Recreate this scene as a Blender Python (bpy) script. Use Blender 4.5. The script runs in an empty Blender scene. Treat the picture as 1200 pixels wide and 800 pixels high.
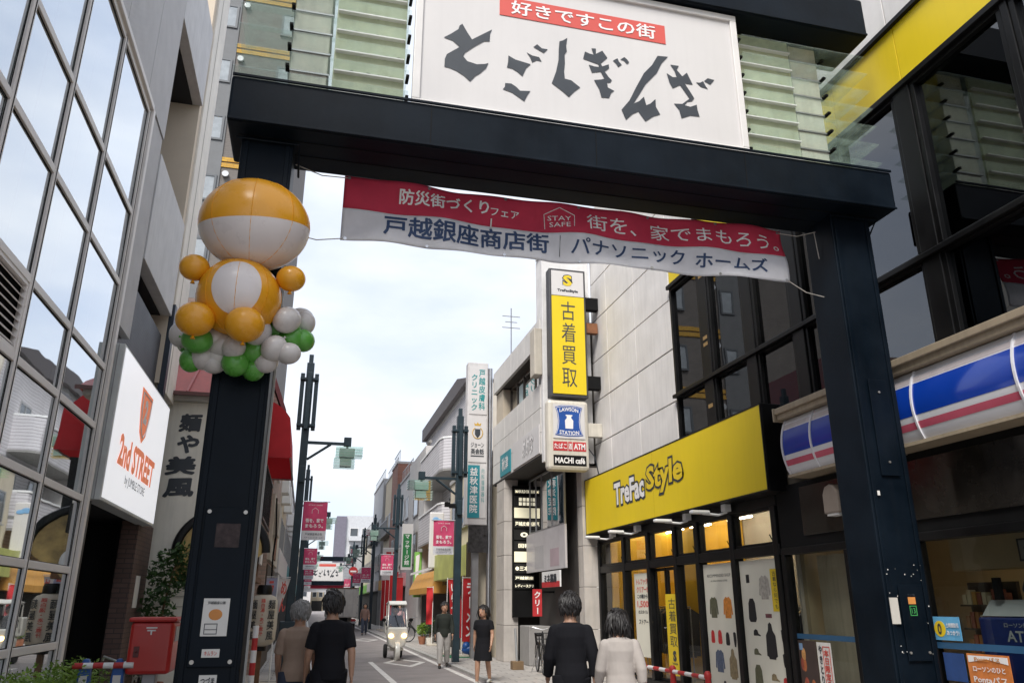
import bpy, bmesh, math, random
from mathutils import Vector, Matrix
random.seed(7)
R = math.radians
S = bpy.context.scene
COL = S.collection
# ------------------------------------------------------------------ camera, sky, sun, exposure
F_PX, PITCH, YAW, EYE = 915.0, R(18.6), R(14.1), 1.55      # photo 1200 x 800
cam = bpy.data.cameras.new('camera'); camo = bpy.data.objects.new('camera', cam); COL.objects.link(camo)
cam.sensor_width = 36.0; cam.lens = 36.0 * F_PX / 1200.0; cam.clip_start = 0.05; cam.clip_end = 3000
camo.location = (0, 0, EYE); camo.rotation_euler = (R(90) + PITCH, 0, -YAW)
S.camera = camo
SUN_EL, SUN_AZ = R(49), R(211)       # azimuth from +Y clockwise: sun behind the camera, a little to its left
world = bpy.data.worlds.new('World'); S.world = world; world.use_nodes = True
wn = world.node_tree; wn.nodes.clear(); wl = wn.links
out = wn.nodes.new('ShaderNodeOutputWorld'); bg = wn.nodes.new('ShaderNodeBackground'); bg.inputs[1].default_value = 0.10
sky = wn.nodes.new('ShaderNodeTexSky'); sky.sky_type = 'NISHITA'; sky.sun_disc = False
sky.sun_elevation = SUN_EL; sky.sun_rotation = SUN_AZ; sky.air_density = 1.0; sky.dust_density = 1.5; sky.ozone_density = 1.2
tc = wn.nodes.new('ShaderNodeTexCoord'); mp = wn.nodes.new('ShaderNodeMapping'); mp.inputs['Scale'].default_value = (1, 1, 2.6)
nz = wn.nodes.new('ShaderNodeTexNoise'); nz.inputs['Scale'].default_value = 2.1; nz.inputs['Detail'].default_value = 7; nz.inputs['Roughness'].default_value = 0.55
rp = wn.nodes.new('ShaderNodeValToRGB'); rp.color_ramp.elements[0].position = 0.30; rp.color_ramp.elements[1].position = 0.56
rp.color_ramp.elements[0].color = (0.66, 0.66, 0.66, 1); rp.color_ramp.elements[1].color = (1, 1, 1, 1)
nz2 = wn.nodes.new('ShaderNodeTexNoise'); nz2.inputs['Scale'].default_value = 3.3; nz2.inputs['Detail'].default_value = 6
cr = wn.nodes.new('ShaderNodeValToRGB'); cr.color_ramp.elements[0].position = 0.32; cr.color_ramp.elements[1].position = 0.66
cr.color_ramp.elements[0].color = (3.9, 4.35, 5.25, 1); cr.color_ramp.elements[1].color = (5.3, 5.5, 5.9, 1)
mx = wn.nodes.new('ShaderNodeMix'); mx.data_type = 'RGBA'
wl.new(tc.outputs['Generated'], mp.inputs[0]); wl.new(mp.outputs[0], nz.inputs['Vector']); wl.new(mp.outputs[0], nz2.inputs['Vector'])
wl.new(nz.outputs['Fac'], rp.inputs[0]); wl.new(nz2.outputs['Fac'], cr.inputs[0])
wl.new(rp.outputs[0], mx.inputs[0]); wl.new(sky.outputs[0], mx.inputs[6]); wl.new(cr.outputs[0], mx.inputs[7])
wl.new(mx.outputs[2], bg.inputs[0]); wl.new(bg.outputs[0], out.inputs[0])
sl = bpy.data.lights.new('sun', 'SUN'); sl.energy = 2.0; sl.angle = R(22); sl.color = (1.0, 0.96, 0.90)
so = bpy.data.objects.new('sun', sl); COL.objects.link(so); so.location = (0, -20, 60)
sd = Vector((math.sin(SUN_AZ) * math.cos(SUN_EL), math.cos(SUN_AZ) * math.cos(SUN_EL), math.sin(SUN_EL)))
so.rotation_euler = (-sd).to_track_quat('-Z', 'Y').to_euler()
S.view_settings.view_transform = 'Standard'; S.view_settings.look = 'None'; S.view_settings.exposure = 1.08; S.view_settings.gamma = 1.0
S.render.engine = 'CYCLES'; S.cycles.max_bounces = 7; S.cycles.transparent_max_bounces = 24
S.cycles.glossy_bounces = 4; S.cycles.diffuse_bounces = 4; S.cycles.caustics_reflective = False; S.cycles.caustics_refractive = False
S.cycles.sample_clamp_indirect = 6.0; S.cycles.use_denoising = True

# ------------------------------------------------------------------ photo pixel -> world helpers (a plane gives the distance)
def ray(x, y):
    c0, c1 = x - 600.0, 400.0 - y
    up = c1 * math.cos(PITCH) + F_PX * math.sin(PITCH); fw = F_PX * math.cos(PITCH) - c1 * math.sin(PITCH)
    return (c0 * math.cos(YAW) + fw * math.sin(YAW), fw * math.cos(YAW) - c0 * math.sin(YAW), up)
def on_x(x, y, X): r = ray(x, y); t = X / r[0]; return Vector((X, r[1] * t, r[2] * t + EYE))
def on_y(x, y, Y): r = ray(x, y); t = Y / r[1]; return Vector((r[0] * t, Y, r[2] * t + EYE))
def on_z(x, y, Z=0.0): r = ray(x, y); t = (Z - EYE) / r[2]; return Vector((r[0] * t, r[1] * t, Z))

# ------------------------------------------------------------------ materials
def lin(c):
    if isinstance(c, str):
        c = c.lstrip('#'); v = [int(c[i:i + 2], 16) / 255 for i in (0, 2, 4)]
        return tuple(x / 12.92 if x <= .04045 else ((x + .055) / 1.055) ** 2.4 for x in v)
    return tuple(c)
MATS = {}
def M(key, col=None, rough=.55, metal=0.0, var=.12, scale=2.5, bump=0.0, bscale=40, streak=.0, spec=.5, coat=0.0):
    if key in MATS: return MATS[key]
    m = bpy.data.materials.new(key); m.use_nodes = True; MATS[key] = m
    n, l = m.node_tree.nodes, m.node_tree.links; b = n['Principled BSDF']; col = lin(col)
    b.inputs['Roughness'].default_value = rough; b.inputs['Metallic'].default_value = metal
    b.inputs['Specular IOR Level'].default_value = spec; b.inputs['Coat Weight'].default_value = coat
    geo = n.new('ShaderNodeNewGeometry'); nt = n.new('ShaderNodeTexNoise')
    nt.inputs['Scale'].default_value = scale; nt.inputs['Detail'].default_value = 6; nt.inputs['Roughness'].default_value = .6
    l.new(geo.outputs['Position'], nt.inputs['Vector'])
    r = n.new('ShaderNodeValToRGB'); r.color_ramp.elements[0].position = .3; r.color_ramp.elements[1].position = .7
    r.color_ramp.elements[0].color = tuple(x * (1 - var) for x in col) + (1,)
    r.color_ramp.elements[1].color = tuple(min(1, x * (1 + var * .7) + var * .01) for x in col) + (1,)
    l.new(nt.outputs['Fac'], r.inputs[0]); last = r.outputs[0]
    if streak > 0:
        mp = n.new('ShaderNodeMapping'); mp.inputs['Scale'].default_value = (9, 9, .55); ns = n.new('ShaderNodeTexNoise')
        ns.inputs['Scale'].default_value = 1.6; ns.inputs['Detail'].default_value = 5
        l.new(geo.outputs['Position'], mp.inputs[0]); l.new(mp.outputs[0], ns.inputs['Vector'])
        rr = n.new('ShaderNodeValToRGB'); rr.color_ramp.elements[0].position = .46; rr.color_ramp.elements[1].position = .72
        rr.color_ramp.elements[0].color = (0, 0, 0, 1); rr.color_ramp.elements[1].color = (streak,) * 3 + (1,)
        l.new(ns.outputs['Fac'], rr.inputs[0]); mm = n.new('ShaderNodeMix'); mm.data_type = 'RGBA'
        l.new(rr.outputs[0], mm.inputs[0]); l.new(last, mm.inputs[6]); mm.inputs[7].default_value = tuple(x * .42 + .012 for x in col) + (1,)
        last = mm.outputs[2]
    l.new(last, b.inputs['Base Color'])
    mr = n.new('ShaderNodeMapRange'); mr.inputs[3].default_value = max(0, rough - .1); mr.inputs[4].default_value = min(1, rough + .12)
    l.new(nt.outputs['Fac'], mr.inputs[0]); l.new(mr.outputs[0], b.inputs['Roughness'])
    if bump > 0:
        nb = n.new('ShaderNodeTexNoise'); nb.inputs['Scale'].default_value = bscale; nb.inputs['Detail'].default_value = 4
        bp = n.new('ShaderNodeBump'); bp.inputs['Strength'].default_value = bump; bp.inputs['Distance'].default_value = .02
        l.new(geo.outputs['Position'], nb.inputs['Vector']); l.new(nb.outputs['Fac'], bp.inputs['Height']); l.new(bp.outputs[0], b.inputs['Normal'])
    return m
def nodes_of(key):
    m = MATS[key]; return m, m.node_tree.nodes, m.node_tree.links, m.node_tree.nodes['Principled BSDF']
def brick_mat(key, c1, c2, mortar, bw, bh, plane='yz', rough=.7, msize=.02, bump=.35, var=.0):
    """regular small tiles or bricks too small to pick apart; plane gives the two world axes used"""
    if key in MATS: return MATS[key]
    M(key, c1, rough); m, n, l, b = nodes_of(key)
    geo = n.new('ShaderNodeNewGeometry'); sp = n.new('ShaderNodeSeparateXYZ'); cb = n.new('ShaderNodeCombineXYZ')
    l.new(geo.outputs['Position'], sp.inputs[0]); ax = {'x': 0, 'y': 1, 'z': 2}
    l.new(sp.outputs[ax[plane[0]]], cb.inputs[0]); l.new(sp.outputs[ax[plane[1]]], cb.inputs[1])
    t = n.new('ShaderNodeTexBrick'); t.inputs['Scale'].default_value = 1; t.inputs['Brick Width'].default_value = bw; t.inputs['Row Height'].default_value = bh
    t.inputs['Mortar Size'].default_value = msize * bh; t.inputs['Color1'].default_value = lin(c1) + (1,); t.inputs['Color2'].default_value = lin(c2) + (1,)
    t.inputs['Mortar'].default_value = lin(mortar) + (1,); l.new(cb.outputs[0], t.inputs['Vector'])
    nt = n.new('ShaderNodeTexNoise'); nt.inputs['Scale'].default_value = 1.3; nt.inputs['Detail'].default_value = 6; l.new(geo.outputs['Position'], nt.inputs['Vector'])
    r = n.new('ShaderNodeMapRange'); r.inputs[3].default_value = .78; r.inputs[4].default_value = 1.15; l.new(nt.outputs['Fac'], r.inputs[0])
    mm = n.new('ShaderNodeMix'); mm.data_type = 'RGBA'; mm.blend_type = 'MULTIPLY'; mm.inputs[0].default_value = 1
    l.new(t.outputs['Color'], mm.inputs[6]); l.new(r.outputs[0], mm.inputs[7]); l.new(mm.outputs[2], b.inputs['Base Color'])
    bp = n.new('ShaderNodeBump'); bp.inputs['Strength'].default_value = bump; bp.inputs['Distance'].default_value = .01; bp.invert = True
    l.new(t.outputs['Fac'], bp.inputs['Height']); l.new(bp.outputs[0], b.inputs['Normal'])
    return m
def rib_mat(key, col, axis, period, rough=.6, bump=.6, var=.1):
    if key in MATS: return MATS[key]
    M(key, col, rough, var=var); m, n, l, b = nodes_of(key)
    geo = n.new('ShaderNodeNewGeometry'); w = n.new('ShaderNodeTexWave'); w.bands_direction = axis; w.inputs['Scale'].default_value = .314 / period * 1.0
    l.new(geo.outputs['Position'], w.inputs['Vector']); bp = n.new('ShaderNodeBump'); bp.inputs['Strength'].default_value = bump; bp.inputs['Distance'].default_value = .02
    l.new(w.outputs['Fac'], bp.inputs['Height']); l.new(bp.outputs[0], b.inputs['Normal'])
    return m
def glass(key, tint=(.8, .85, .85), ior=1.5, base=.0, gloss=(1, 1, 1), rough=.015, wob=.0):
    if key in MATS: return MATS[key]
    m = bpy.data.materials.new(key); m.use_nodes = True; MATS[key] = m; n, l = m.node_tree.nodes, m.node_tree.links; n.clear()
    o = n.new('ShaderNodeOutputMaterial'); t = n.new('ShaderNodeBsdfTransparent'); t.inputs[0].default_value = tuple(tint) + (1,)
    g = n.new('ShaderNodeBsdfGlossy'); g.inputs['Color'].default_value = tuple(gloss) + (1,); g.inputs['Roughness'].default_value = rough
    f = n.new('ShaderNodeFresnel'); f.inputs[0].default_value = ior; a = n.new('ShaderNodeMath'); a.operation = 'ADD'; a.use_clamp = True
    a.inputs[1].default_value = base; l.new(f.outputs[0], a.inputs[0]); x = n.new('ShaderNodeMixShader')
    gb = n.new('ShaderNodeNewGeometry'); iv = n.new('ShaderNodeMath'); iv.operation = 'SUBTRACT'; iv.inputs[0].default_value = 1; l.new(gb.outputs['Backfacing'], iv.inputs[1])
    mu = n.new('ShaderNodeMath'); mu.operation = 'MULTIPLY'; l.new(a.outputs[0], mu.inputs[0]); l.new(iv.outputs[0], mu.inputs[1])
    l.new(mu.outputs[0], x.inputs[0]); l.new(t.outputs[0], x.inputs[1]); l.new(g.outputs[0], x.inputs[2]); l.new(x.outputs[0], o.inputs[0])
    if wob > 0:
        geo = n.new('ShaderNodeNewGeometry'); nt = n.new('ShaderNodeTexNoise'); nt.inputs['Scale'].default_value = .9; bp = n.new('ShaderNodeBump')
        bp.inputs['Strength'].default_value = wob; bp.inputs['Distance'].default_value = .05
        l.new(geo.outputs['Position'], nt.inputs['Vector']); l.new(nt.outputs['Fac'], bp.inputs['Height'])
        l.new(bp.outputs[0], g.inputs['Normal']); l.new(bp.outputs[0], f.inputs['Normal'])
    return m
def emit(key, col, st):
    if key in MATS: return MATS[key]
    m = bpy.data.materials.new(key); m.use_nodes = True; MATS[key] = m; b = m.node_tree.nodes['Principled BSDF']
    b.inputs['Base Color'].default_value = lin(col) + (1,); b.inputs['Emission Color'].default_value = lin(col) + (1,); b.inputs['Emission Strength'].default_value = st
    return m
def cloth_mat(key, col, rough=.85, trans=.0, bump=.25, bscale=9):
    if key in MATS: return MATS[key]
    m = M(key, col, rough, var=.1, scale=5, bump=bump, bscale=bscale, spec=.25)
    if trans > 0:
        m, n, l, b = nodes_of(key); o = n['Material Output']; t = n.new('ShaderNodeBsdfTranslucent'); t.inputs[0].default_value = lin(col) + (1,)
        x = n.new('ShaderNodeMixShader'); x.inputs[0].default_value = trans; l.new(b.outputs[0], x.inputs[1]); l.new(t.outputs[0], x.inputs[2]); l.new(x.outputs[0], o.inputs[0])
    return m
def leaf_mat(key, c1, c2):
    if key in MATS: return MATS[key]
    M(key, c1, .5, var=0); m, n, l, b = nodes_of(key); geo = n.new('ShaderNodeNewGeometry')
    r = n.new('ShaderNodeValToRGB'); r.color_ramp.elements[0].color = lin(c1) + (1,); r.color_ramp.elements[1].color = lin(c2) + (1,)
    l.new(geo.outputs['Random Per Island'], r.inputs[0]); l.new(r.outputs[0], b.inputs['Base Color'])
    t = n.new('ShaderNodeBsdfTranslucent'); l.new(r.outputs[0], t.inputs[0]); x = n.new('ShaderNodeMixShader'); x.inputs[0].default_value = .3
    l.new(b.outputs[0], x.inputs[1]); l.new(t.outputs[0], x.inputs[2]); l.new(x.outputs[0], n['Material Output'].inputs[0])
    return m

# ------------------------------------------------------------------ mesh collecting
class MB:
    def __init__(s): s.v = []; s.f = []
    def add(s, vs, fs):
        o = len(s.v); s.v += [tuple(v) for v in vs]; s.f += [tuple(i + o for i in f) for f in fs]; return s
    def box(s, x0, x1, y0, y1, z0, z1):
        if x0 > x1: x0, x1 = x1, x0
        if y0 > y1: y0, y1 = y1, y0
        if z0 > z1: z0, z1 = z1, z0
        return s.add([(x0, y0, z0), (x1, y0, z0), (x1, y1, z0), (x0, y1, z0), (x0, y0, z1), (x1, y0, z1), (x1, y1, z1), (x0, y1, z1)],
                     [(0, 3, 2, 1), (4, 5, 6, 7), (0, 1, 5, 4), (1, 2, 6, 5), (2, 3, 7, 6), (3, 0, 4, 7)])
    def obox(s, c, size, mat=None):
        t = MB().box(-size[0] / 2, size[0] / 2, -size[1] / 2, size[1] / 2, -size[2] / 2, size[2] / 2); c = Vector(c)
        return s.add([(mat @ Vector(v) if mat else Vector(v)) + c for v in t.v], t.f)
    def prism(s, poly, plane, d0, d1):
        """poly in two world axes named by plane ('xz','yz','xy'), pushed out along the third from d0 to d1"""
        k = len(poly); third = {'xz': 1, 'yz': 0, 'xy': 2}[plane]
        def mk(p, d):
            if third == 1: return (p[0], d, p[1])
            if third == 0: return (d, p[0], p[1])
            return (p[0], p[1], d)
        vs = [mk(p, d0) for p in poly] + [mk(p, d1) for p in poly]
        fs = [tuple(range(k)), tuple(reversed(range(k, 2 * k)))] + [(i, k + i, k + (i + 1) % k, (i + 1) % k) for i in range(k)]
        return s.add(vs, fs)
    def flat(s, poly3): return s.add(poly3, [tuple(range(len(poly3)))])
    def tube(s, pts, rad, n=8, caps=True, ry=None, upv=None):
        pts = [Vector(p) for p in pts]; k = len(pts); rad = rad if isinstance(rad, (list, tuple)) else [rad] * k
        ry = rad if ry is None else ry; o = []; prev = None
        for i, p in enumerate(pts):
            d = (pts[min(i + 1, k - 1)] - pts[max(i - 1, 0)]).normalized()
            if prev is None:
                u = Vector(upv) if upv else (Vector((1, 0, 0)) if abs(d.x) < .9 else Vector((0, 1, 0)))
            else: u = prev
            u = (u - d * u.dot(d)).normalized(); prev = u; w = d.cross(u)
            o.append([p + u * (rad[i] * math.cos(2 * math.pi * j / n)) + w * (ry[i] * math.sin(2 * math.pi * j / n)) for j in range(n)])
        vs = [v for rg in o for v in rg]; fs = [(i * n + j, i * n + (j + 1) % n, (i + 1) * n + (j + 1) % n, (i + 1) * n + j) for i in range(k - 1) for j in range(n)]
        if caps: fs += [tuple(reversed(range(n))), tuple(range((k - 1) * n, k * n))]
        return s.add(vs, fs)
    def cyl(s, p0, p1, r0, r1=None, n=12): return s.tube([p0, p1], [r0, r0 if r1 is None else r1], n)
    def lathe(s, prof, c, n=20, axis='z'):
        vs = []; k = len(prof); c = Vector(c)
        for r, h in prof:
            for j in range(n):
                a = 2 * math.pi * j / n; x, y = r * math.cos(a), r * math.sin(a)
                vs.append(c + Vector((x, y, h) if axis == 'z' else ((x, h, y) if axis == 'y' else (h, x, y))))
        fs = [(i * n + j, i * n + (j + 1) % n, (i + 1) * n + (j + 1) % n, (i + 1) * n + j) for i in range(k - 1) for j in range(n)]
        fs += [tuple(reversed(range(n))), tuple(range((k - 1) * n, k * n))]
        return s.add(vs, fs)
    def ball(s, c, r, nu=18, nv=12, mat=None):
        c = Vector(c); r = r if isinstance(r, (tuple, list)) else (r, r, r); vs = []
        def tr(v): v = Vector((v[0] * r[0], v[1] * r[1], v[2] * r[2])); return c + (mat @ v if mat else v)
        vs.append(tr((0, 0, -1)))
        for i in range(1, nv):
            t = -math.pi / 2 + math.pi * i / nv
            for j in range(nu): a = 2 * math.pi * j / nu; vs.append(tr((math.cos(t) * math.cos(a), math.cos(t) * math.sin(a), math.sin(t))))
        vs.append(tr((0, 0, 1))); e = len(vs) - 1; fs = [(0, 1 + (j + 1) % nu, 1 + j) for j in range(nu)]
        fs += [(1 + i * nu + j, 1 + i * nu + (j + 1) % nu, 1 + (i + 1) * nu + (j + 1) % nu, 1 + (i + 1) * nu + j) for i in range(nv - 2) for j in range(nu)]
        fs += [(1 + (nv - 2) * nu + j, 1 + (nv - 2) * nu + (j + 1) % nu, e) for j in range(nu)]
        return s.add(vs, fs)
    def ring(s, plane, a0, a1, b0, b1, w, d0, d1):
        """rectangular frame: axes a,b in plane, bar width w"""
        def bx(p, q, r, t):
            if plane == 'yz': s.box(d0, d1, p, q, r, t)
            elif plane == 'xz': s.box(p, q, d0, d1, r, t)
            else: s.box(p, q, r, t, d0, d1)
        bx(a0, a1, b0, b0 + w); bx(a0, a1, b1 - w, b1); bx(a0, a0 + w, b0 + w, b1 - w); bx(a1 - w, a1, b0 + w, b1 - w); return s
    def xf(s, mat): s.v = [tuple(mat @ Vector(v)) for v in s.v]; return s
    def join(s, o): return s.add(o.v, o.f)
ORG = {}
def mesh_of(mb, org, mat, smooth, name):
    me = bpy.data.meshes.new(name); ox, oy, oz = org
    me.from_pydata([(x - ox, y - oy, z - oz) for x, y, z in mb.v], [], mb.f); me.materials.append(mat)
    if smooth:
        me.polygons.foreach_set('use_smooth', [True] * len(me.polygons)); me.set_sharp_from_angle(angle=R(42))
    me.update(); return me
def fix_normals(me):
    bm = bmesh.new(); bm.from_mesh(me); bmesh.ops.recalc_face_normals(bm, faces=bm.faces); bm.to_mesh(me); bm.free()
def tag(o, label=None, cat=None, group=None, kind=None):
    if label: o['label'] = label
    if cat: o['category'] = cat
    if group: o['group'] = group
    if kind: o['kind'] = kind
    return o
def thing(name, label, cat, loc=(0, 0, 0), group=None):
    o = bpy.data.objects.new(name, None); COL.objects.link(o); o.location = loc; o.empty_display_size = .3; ORG[o.name] = tuple(loc)
    return tag(o, label, cat, group)
SPLIT_NAMES = {'transom', 'post', 'cover_plate', 'end_panel', 'post_clip', 'hinge', 'bracket', 'bolt', 'sticker', 'sign_rib', 'mullion', 'panel_ledge', 'kerbstone', 'frame', 'menu_items', 'back_panel', 'cabinet_door', 'handle', 'red_tag', 'red_square', 'timber_post', 'upper_panel', 'sill', 'lit_cell', 'beam_lip', 'pillar_trim', 'slat', 'navy_screen', 'lattice', 'awning_fringe', 'rim', 'panel_seam', 'stand', 'clamp', 'rib', 'grommet', 'trunk', 'floor_slab', 'notice_print', 'groove'}
def islands(mb):
    par = list(range(len(mb.v)))
    def find(i):
        while par[i] != i: par[i] = par[par[i]]; i = par[i]
        return i
    for f in mb.f:
        r = find(f[0])
        for i in f[1:]: par[find(i)] = r
    g = {}
    for f in mb.f: g.setdefault(find(f[0]), []).append(f)
    outl = []
    for fs in g.values():
        ix = {}; m = MB()
        for f in fs:
            for i in f:
                if i not in ix: ix[i] = len(m.v); m.v.append(mb.v[i])
            m.f.append(tuple(ix[i] for i in f))
        outl.append(m)
    return outl
def part(name, mb, mat, parent, smooth=False, bevel=0.0, label=None, kind=None):
    if name in SPLIT_NAMES and not kind:
        isl = islands(mb)
        if 1 < len(isl) <= 60 and not (name == 'frame' and len(isl) == 4):
            return [part_one(name, m, mat, parent, smooth, bevel, label, kind) for m in isl][0]
    return part_one(name, mb, mat, parent, smooth, bevel, label, kind)
def part_one(name, mb, mat, parent, smooth=False, bevel=0.0, label=None, kind=None):
    org = ORG.get(parent.name, (0, 0, 0)); me = mesh_of(mb, org, mat, smooth, name); fix_normals(me)
    o = bpy.data.objects.new(name, me); COL.objects.link(o); o.parent = parent; ORG[o.name] = org
    if bevel:
        b = o.modifiers.new('bevel', 'BEVEL'); b.width = bevel; b.segments = 2; b.limit_method = 'ANGLE'; b.angle_limit = R(40)
    return tag(o, label, None, None, kind)
def solo(name, mb, mat, label, cat, group=None, smooth=False, bevel=0.0, kind=None):
    xs = [v[0] for v in mb.v]; ys = [v[1] for v in mb.v]; zs = [v[2] for v in mb.v]
    org = ((min(xs) + max(xs)) / 2, (min(ys) + max(ys)) / 2, min(zs)); me = mesh_of(mb, org, mat, smooth, name); fix_normals(me)
    o = bpy.data.objects.new(name, me); COL.objects.link(o); o.location = org; ORG[o.name] = org
    if bevel:
        b = o.modifiers.new('bevel', 'BEVEL'); b.width = bevel; b.segments = 2; b.limit_method = 'ANGLE'; b.angle_limit = R(40)
    return tag(o, label, cat, group, kind)
def struct(name, mb, mat, smooth=False):
    o = solo(name, mb, mat, None, None, None, smooth); o['kind'] = 'structure'; return o
def copy_tree(o, parent=None):
    c = o.copy(); COL.objects.link(c); c.parent = parent
    for ch in [x for x in bpy.data.objects if x.parent == o]: copy_tree(ch, c)
    return c
# ------------------------------------------------------------------ lettering (the built-in font with its own fallback glyphs)
GL = {}
def glyph(s, bold):
    k = (s, bold)
    if k not in GL:
        cjk = any(ord(c) > 0x2000 for c in s)
        cu = bpy.data.curves.new('t', 'FONT'); cu.body = s; cu.size = 1; cu.resolution_u = 2; cu.offset = 0 if cjk else bold; cu.fill_mode = 'FRONT'
        o = bpy.data.objects.new('t', cu); me = bpy.data.meshes.new_from_object(o)
        vs = [(v.co.x, v.co.y, 0.0) for v in me.vertices]; fs = [tuple(p.vertices) for p in me.polygons]
        if cjk and bold > .003:
            bv, bf, d = list(vs), list(fs), bold
            for k in range(8):
                o_ = len(vs); vs += [(x + d * math.cos(k * math.pi / 4), y + d * math.sin(k * math.pi / 4), (k + 1) * .0002) for x, y, _ in bv]; fs += [tuple(i + o_ for i in f) for f in bf]
        bpy.data.objects.remove(o); bpy.data.curves.remove(cu); bpy.data.meshes.remove(me); GL[k] = (vs, fs)
    return GL[k]
FACE = {'-y': (Vector((1, 0, 0)), Vector((0, -1, 0))), '-x': (Vector((0, -1, 0)), Vector((-1, 0, 0))), '+x': (Vector((0, 1, 0)), Vector((1, 0, 0))), '+y': (Vector((-1, 0, 0)), Vector((0, 1, 0)))}
def text2d(s, bold=.0, vertical=False):
    """2-D outline of a string, fitted to the unit box"""
    if vertical:
        vs, fs = [], []
        for i, ch in enumerate(s):
            if ch in ' 　': continue
            gv, gf = glyph(ch, bold)
            if not gv: continue
            cx = (min(v[0] for v in gv) + max(v[0] for v in gv)) / 2 if ch not in '、。' else .0
            rot = ch in 'ー－-'
            o = len(vs)
            for v in gv:
                x, y = v[0] - cx, v[1] - .36
                if rot: x, y = y, -x
                vs.append((x, y - i * 1.06, v[2]))
            fs += [tuple(a + o for a in f) for f in gf]
    else: vs, fs = glyph(s, bold); vs = list(vs)
    x0, x1 = min(v[0] for v in vs), max(v[0] for v in vs); y0, y1 = min(v[1] for v in vs), max(v[1] for v in vs)
    return [((v[0] - x0) / (x1 - x0), (v[1] - y0) / (y1 - y0), v[2]) for v in vs], fs
def text_mb(s, face, c, w, h, bold=.0, vertical=False, proud=.004, pad=0.0, slant=0.0, warp=None):
    """lettering centred on c on the plane facing `face`, fitted to w x h metres"""
    vs, fs = text2d(s, bold, vertical); rt, nm = FACE[face]; c = Vector(c); o = []
    for x, y, lay in vs:
        X, Y = (x - .5) * (w + pad), (y - .5) * (h + pad); X += slant * Y
        if warp: X, Y = warp(X, Y)
        o.append(c + rt * X + Vector((0, 0, 1)) * Y + nm * (proud + lay))
    return MB().add(o, fs)
def text(parent, s, face, c, w, h, mat, bold=.0, vertical=False, proud=.004, pad=0.0, slant=0.0, name='lettering', warp=None):
    mb = text_mb(s, face, c, w, h, bold, vertical, proud, pad, slant, warp); org = ORG.get(parent.name, (0, 0, 0))
    me = mesh_of(mb, org, mat, False, name); o = bpy.data.objects.new(name, me); COL.objects.link(o); o.parent = parent; ORG[o.name] = org
    return o
def leaves(mb, c, rad, n, size, squash=.9):
    for _ in range(n):
        while True:
            p = Vector((random.uniform(-1, 1), random.uniform(-1, 1), random.uniform(-1, 1)))
            if .25 < p.length < 1: break
        p = Vector((p.x * rad[0], p.y * rad[1], p.z * rad[2])) + Vector(c)
        u = Vector((random.gauss(0, 1), random.gauss(0, 1), random.gauss(0, .6))).normalized(); w = u.cross(Vector((random.gauss(0, 1), random.gauss(0, 1), random.gauss(0, 1)))).normalized()
        a = size * random.uniform(.6, 1.3); b = a * .42
        mb.add([p - u * a, p + w * b, p + u * a, p - w * b], [(0, 1, 2, 3)])
    return mb
# ------------------------------------------------------------------ palette
NAVY = M('navy_paint', (.0016, .0055, .0110), .45, var=.35, scale=1.6, bump=.05, bscale=25, streak=.12, spec=.12)
POLE = M('dark_green_blue_paint', (.012, .030, .042), .42, var=.25, scale=3)
WHITE = M('white_paint', (.78, .78, .77), .45, var=.05, streak=.12)
SIGNW = M('sign_white', (.64, .62, .61), .35, var=.03, scale=1.2, streak=.04)
FRAMEW = M('white_aluminium', (.72, .70, .68), .35, var=.06)
INK = M('dark_ink', (.035, .042, .052), .5, var=.2)
BLACK = M('black_frame', (.0032, .0032, .0036), .4, var=.3, spec=.25)
BLACKM = M('black_matte', (.003, .003, .0033), .7, var=.3, spec=.2)
REDP = M('red_print', (.62, .09, .07), .5, var=.06)
WHITEP = M('white_print', (.82, .80, .79), .5, var=.02)
BANRED = cloth_mat('banner_red', (.64, .060, .115), .7, .30, .3, 5)
BANWHT = cloth_mat('banner_white', (.80, .80, .83), .7, .32, .3, 5)
NAVYP = M('navy_print', (.020, .050, .13), .6, var=.05)
YELLOW = M('yellow_panel', (.78, .58, .012), .42, var=.04, scale=1, streak=.05)
YELL2 = M('yellow_print', (.76, .55, .02), .5, var=.02)
GREY = M('grey_metal', (.30, .30, .31), .4, .6)
STEEL = M('steel', (.55, .55, .56), .3, .9)
GALV = M('galvanised', (.42, .43, .44), .5, .6)
TAN = M('tan_metal', (.38, .31, .22), .5, .2, streak=.3)
CREAM = M('cream_wall', (.62, .55, .43), .75, var=.08, bump=.15, streak=.2)
BEIGE = M('beige_wall', (.52, .45, .35), .8, var=.08, bump=.15)
RUBBER = M('rubber', (.012, .012, .012), .75)
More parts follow.
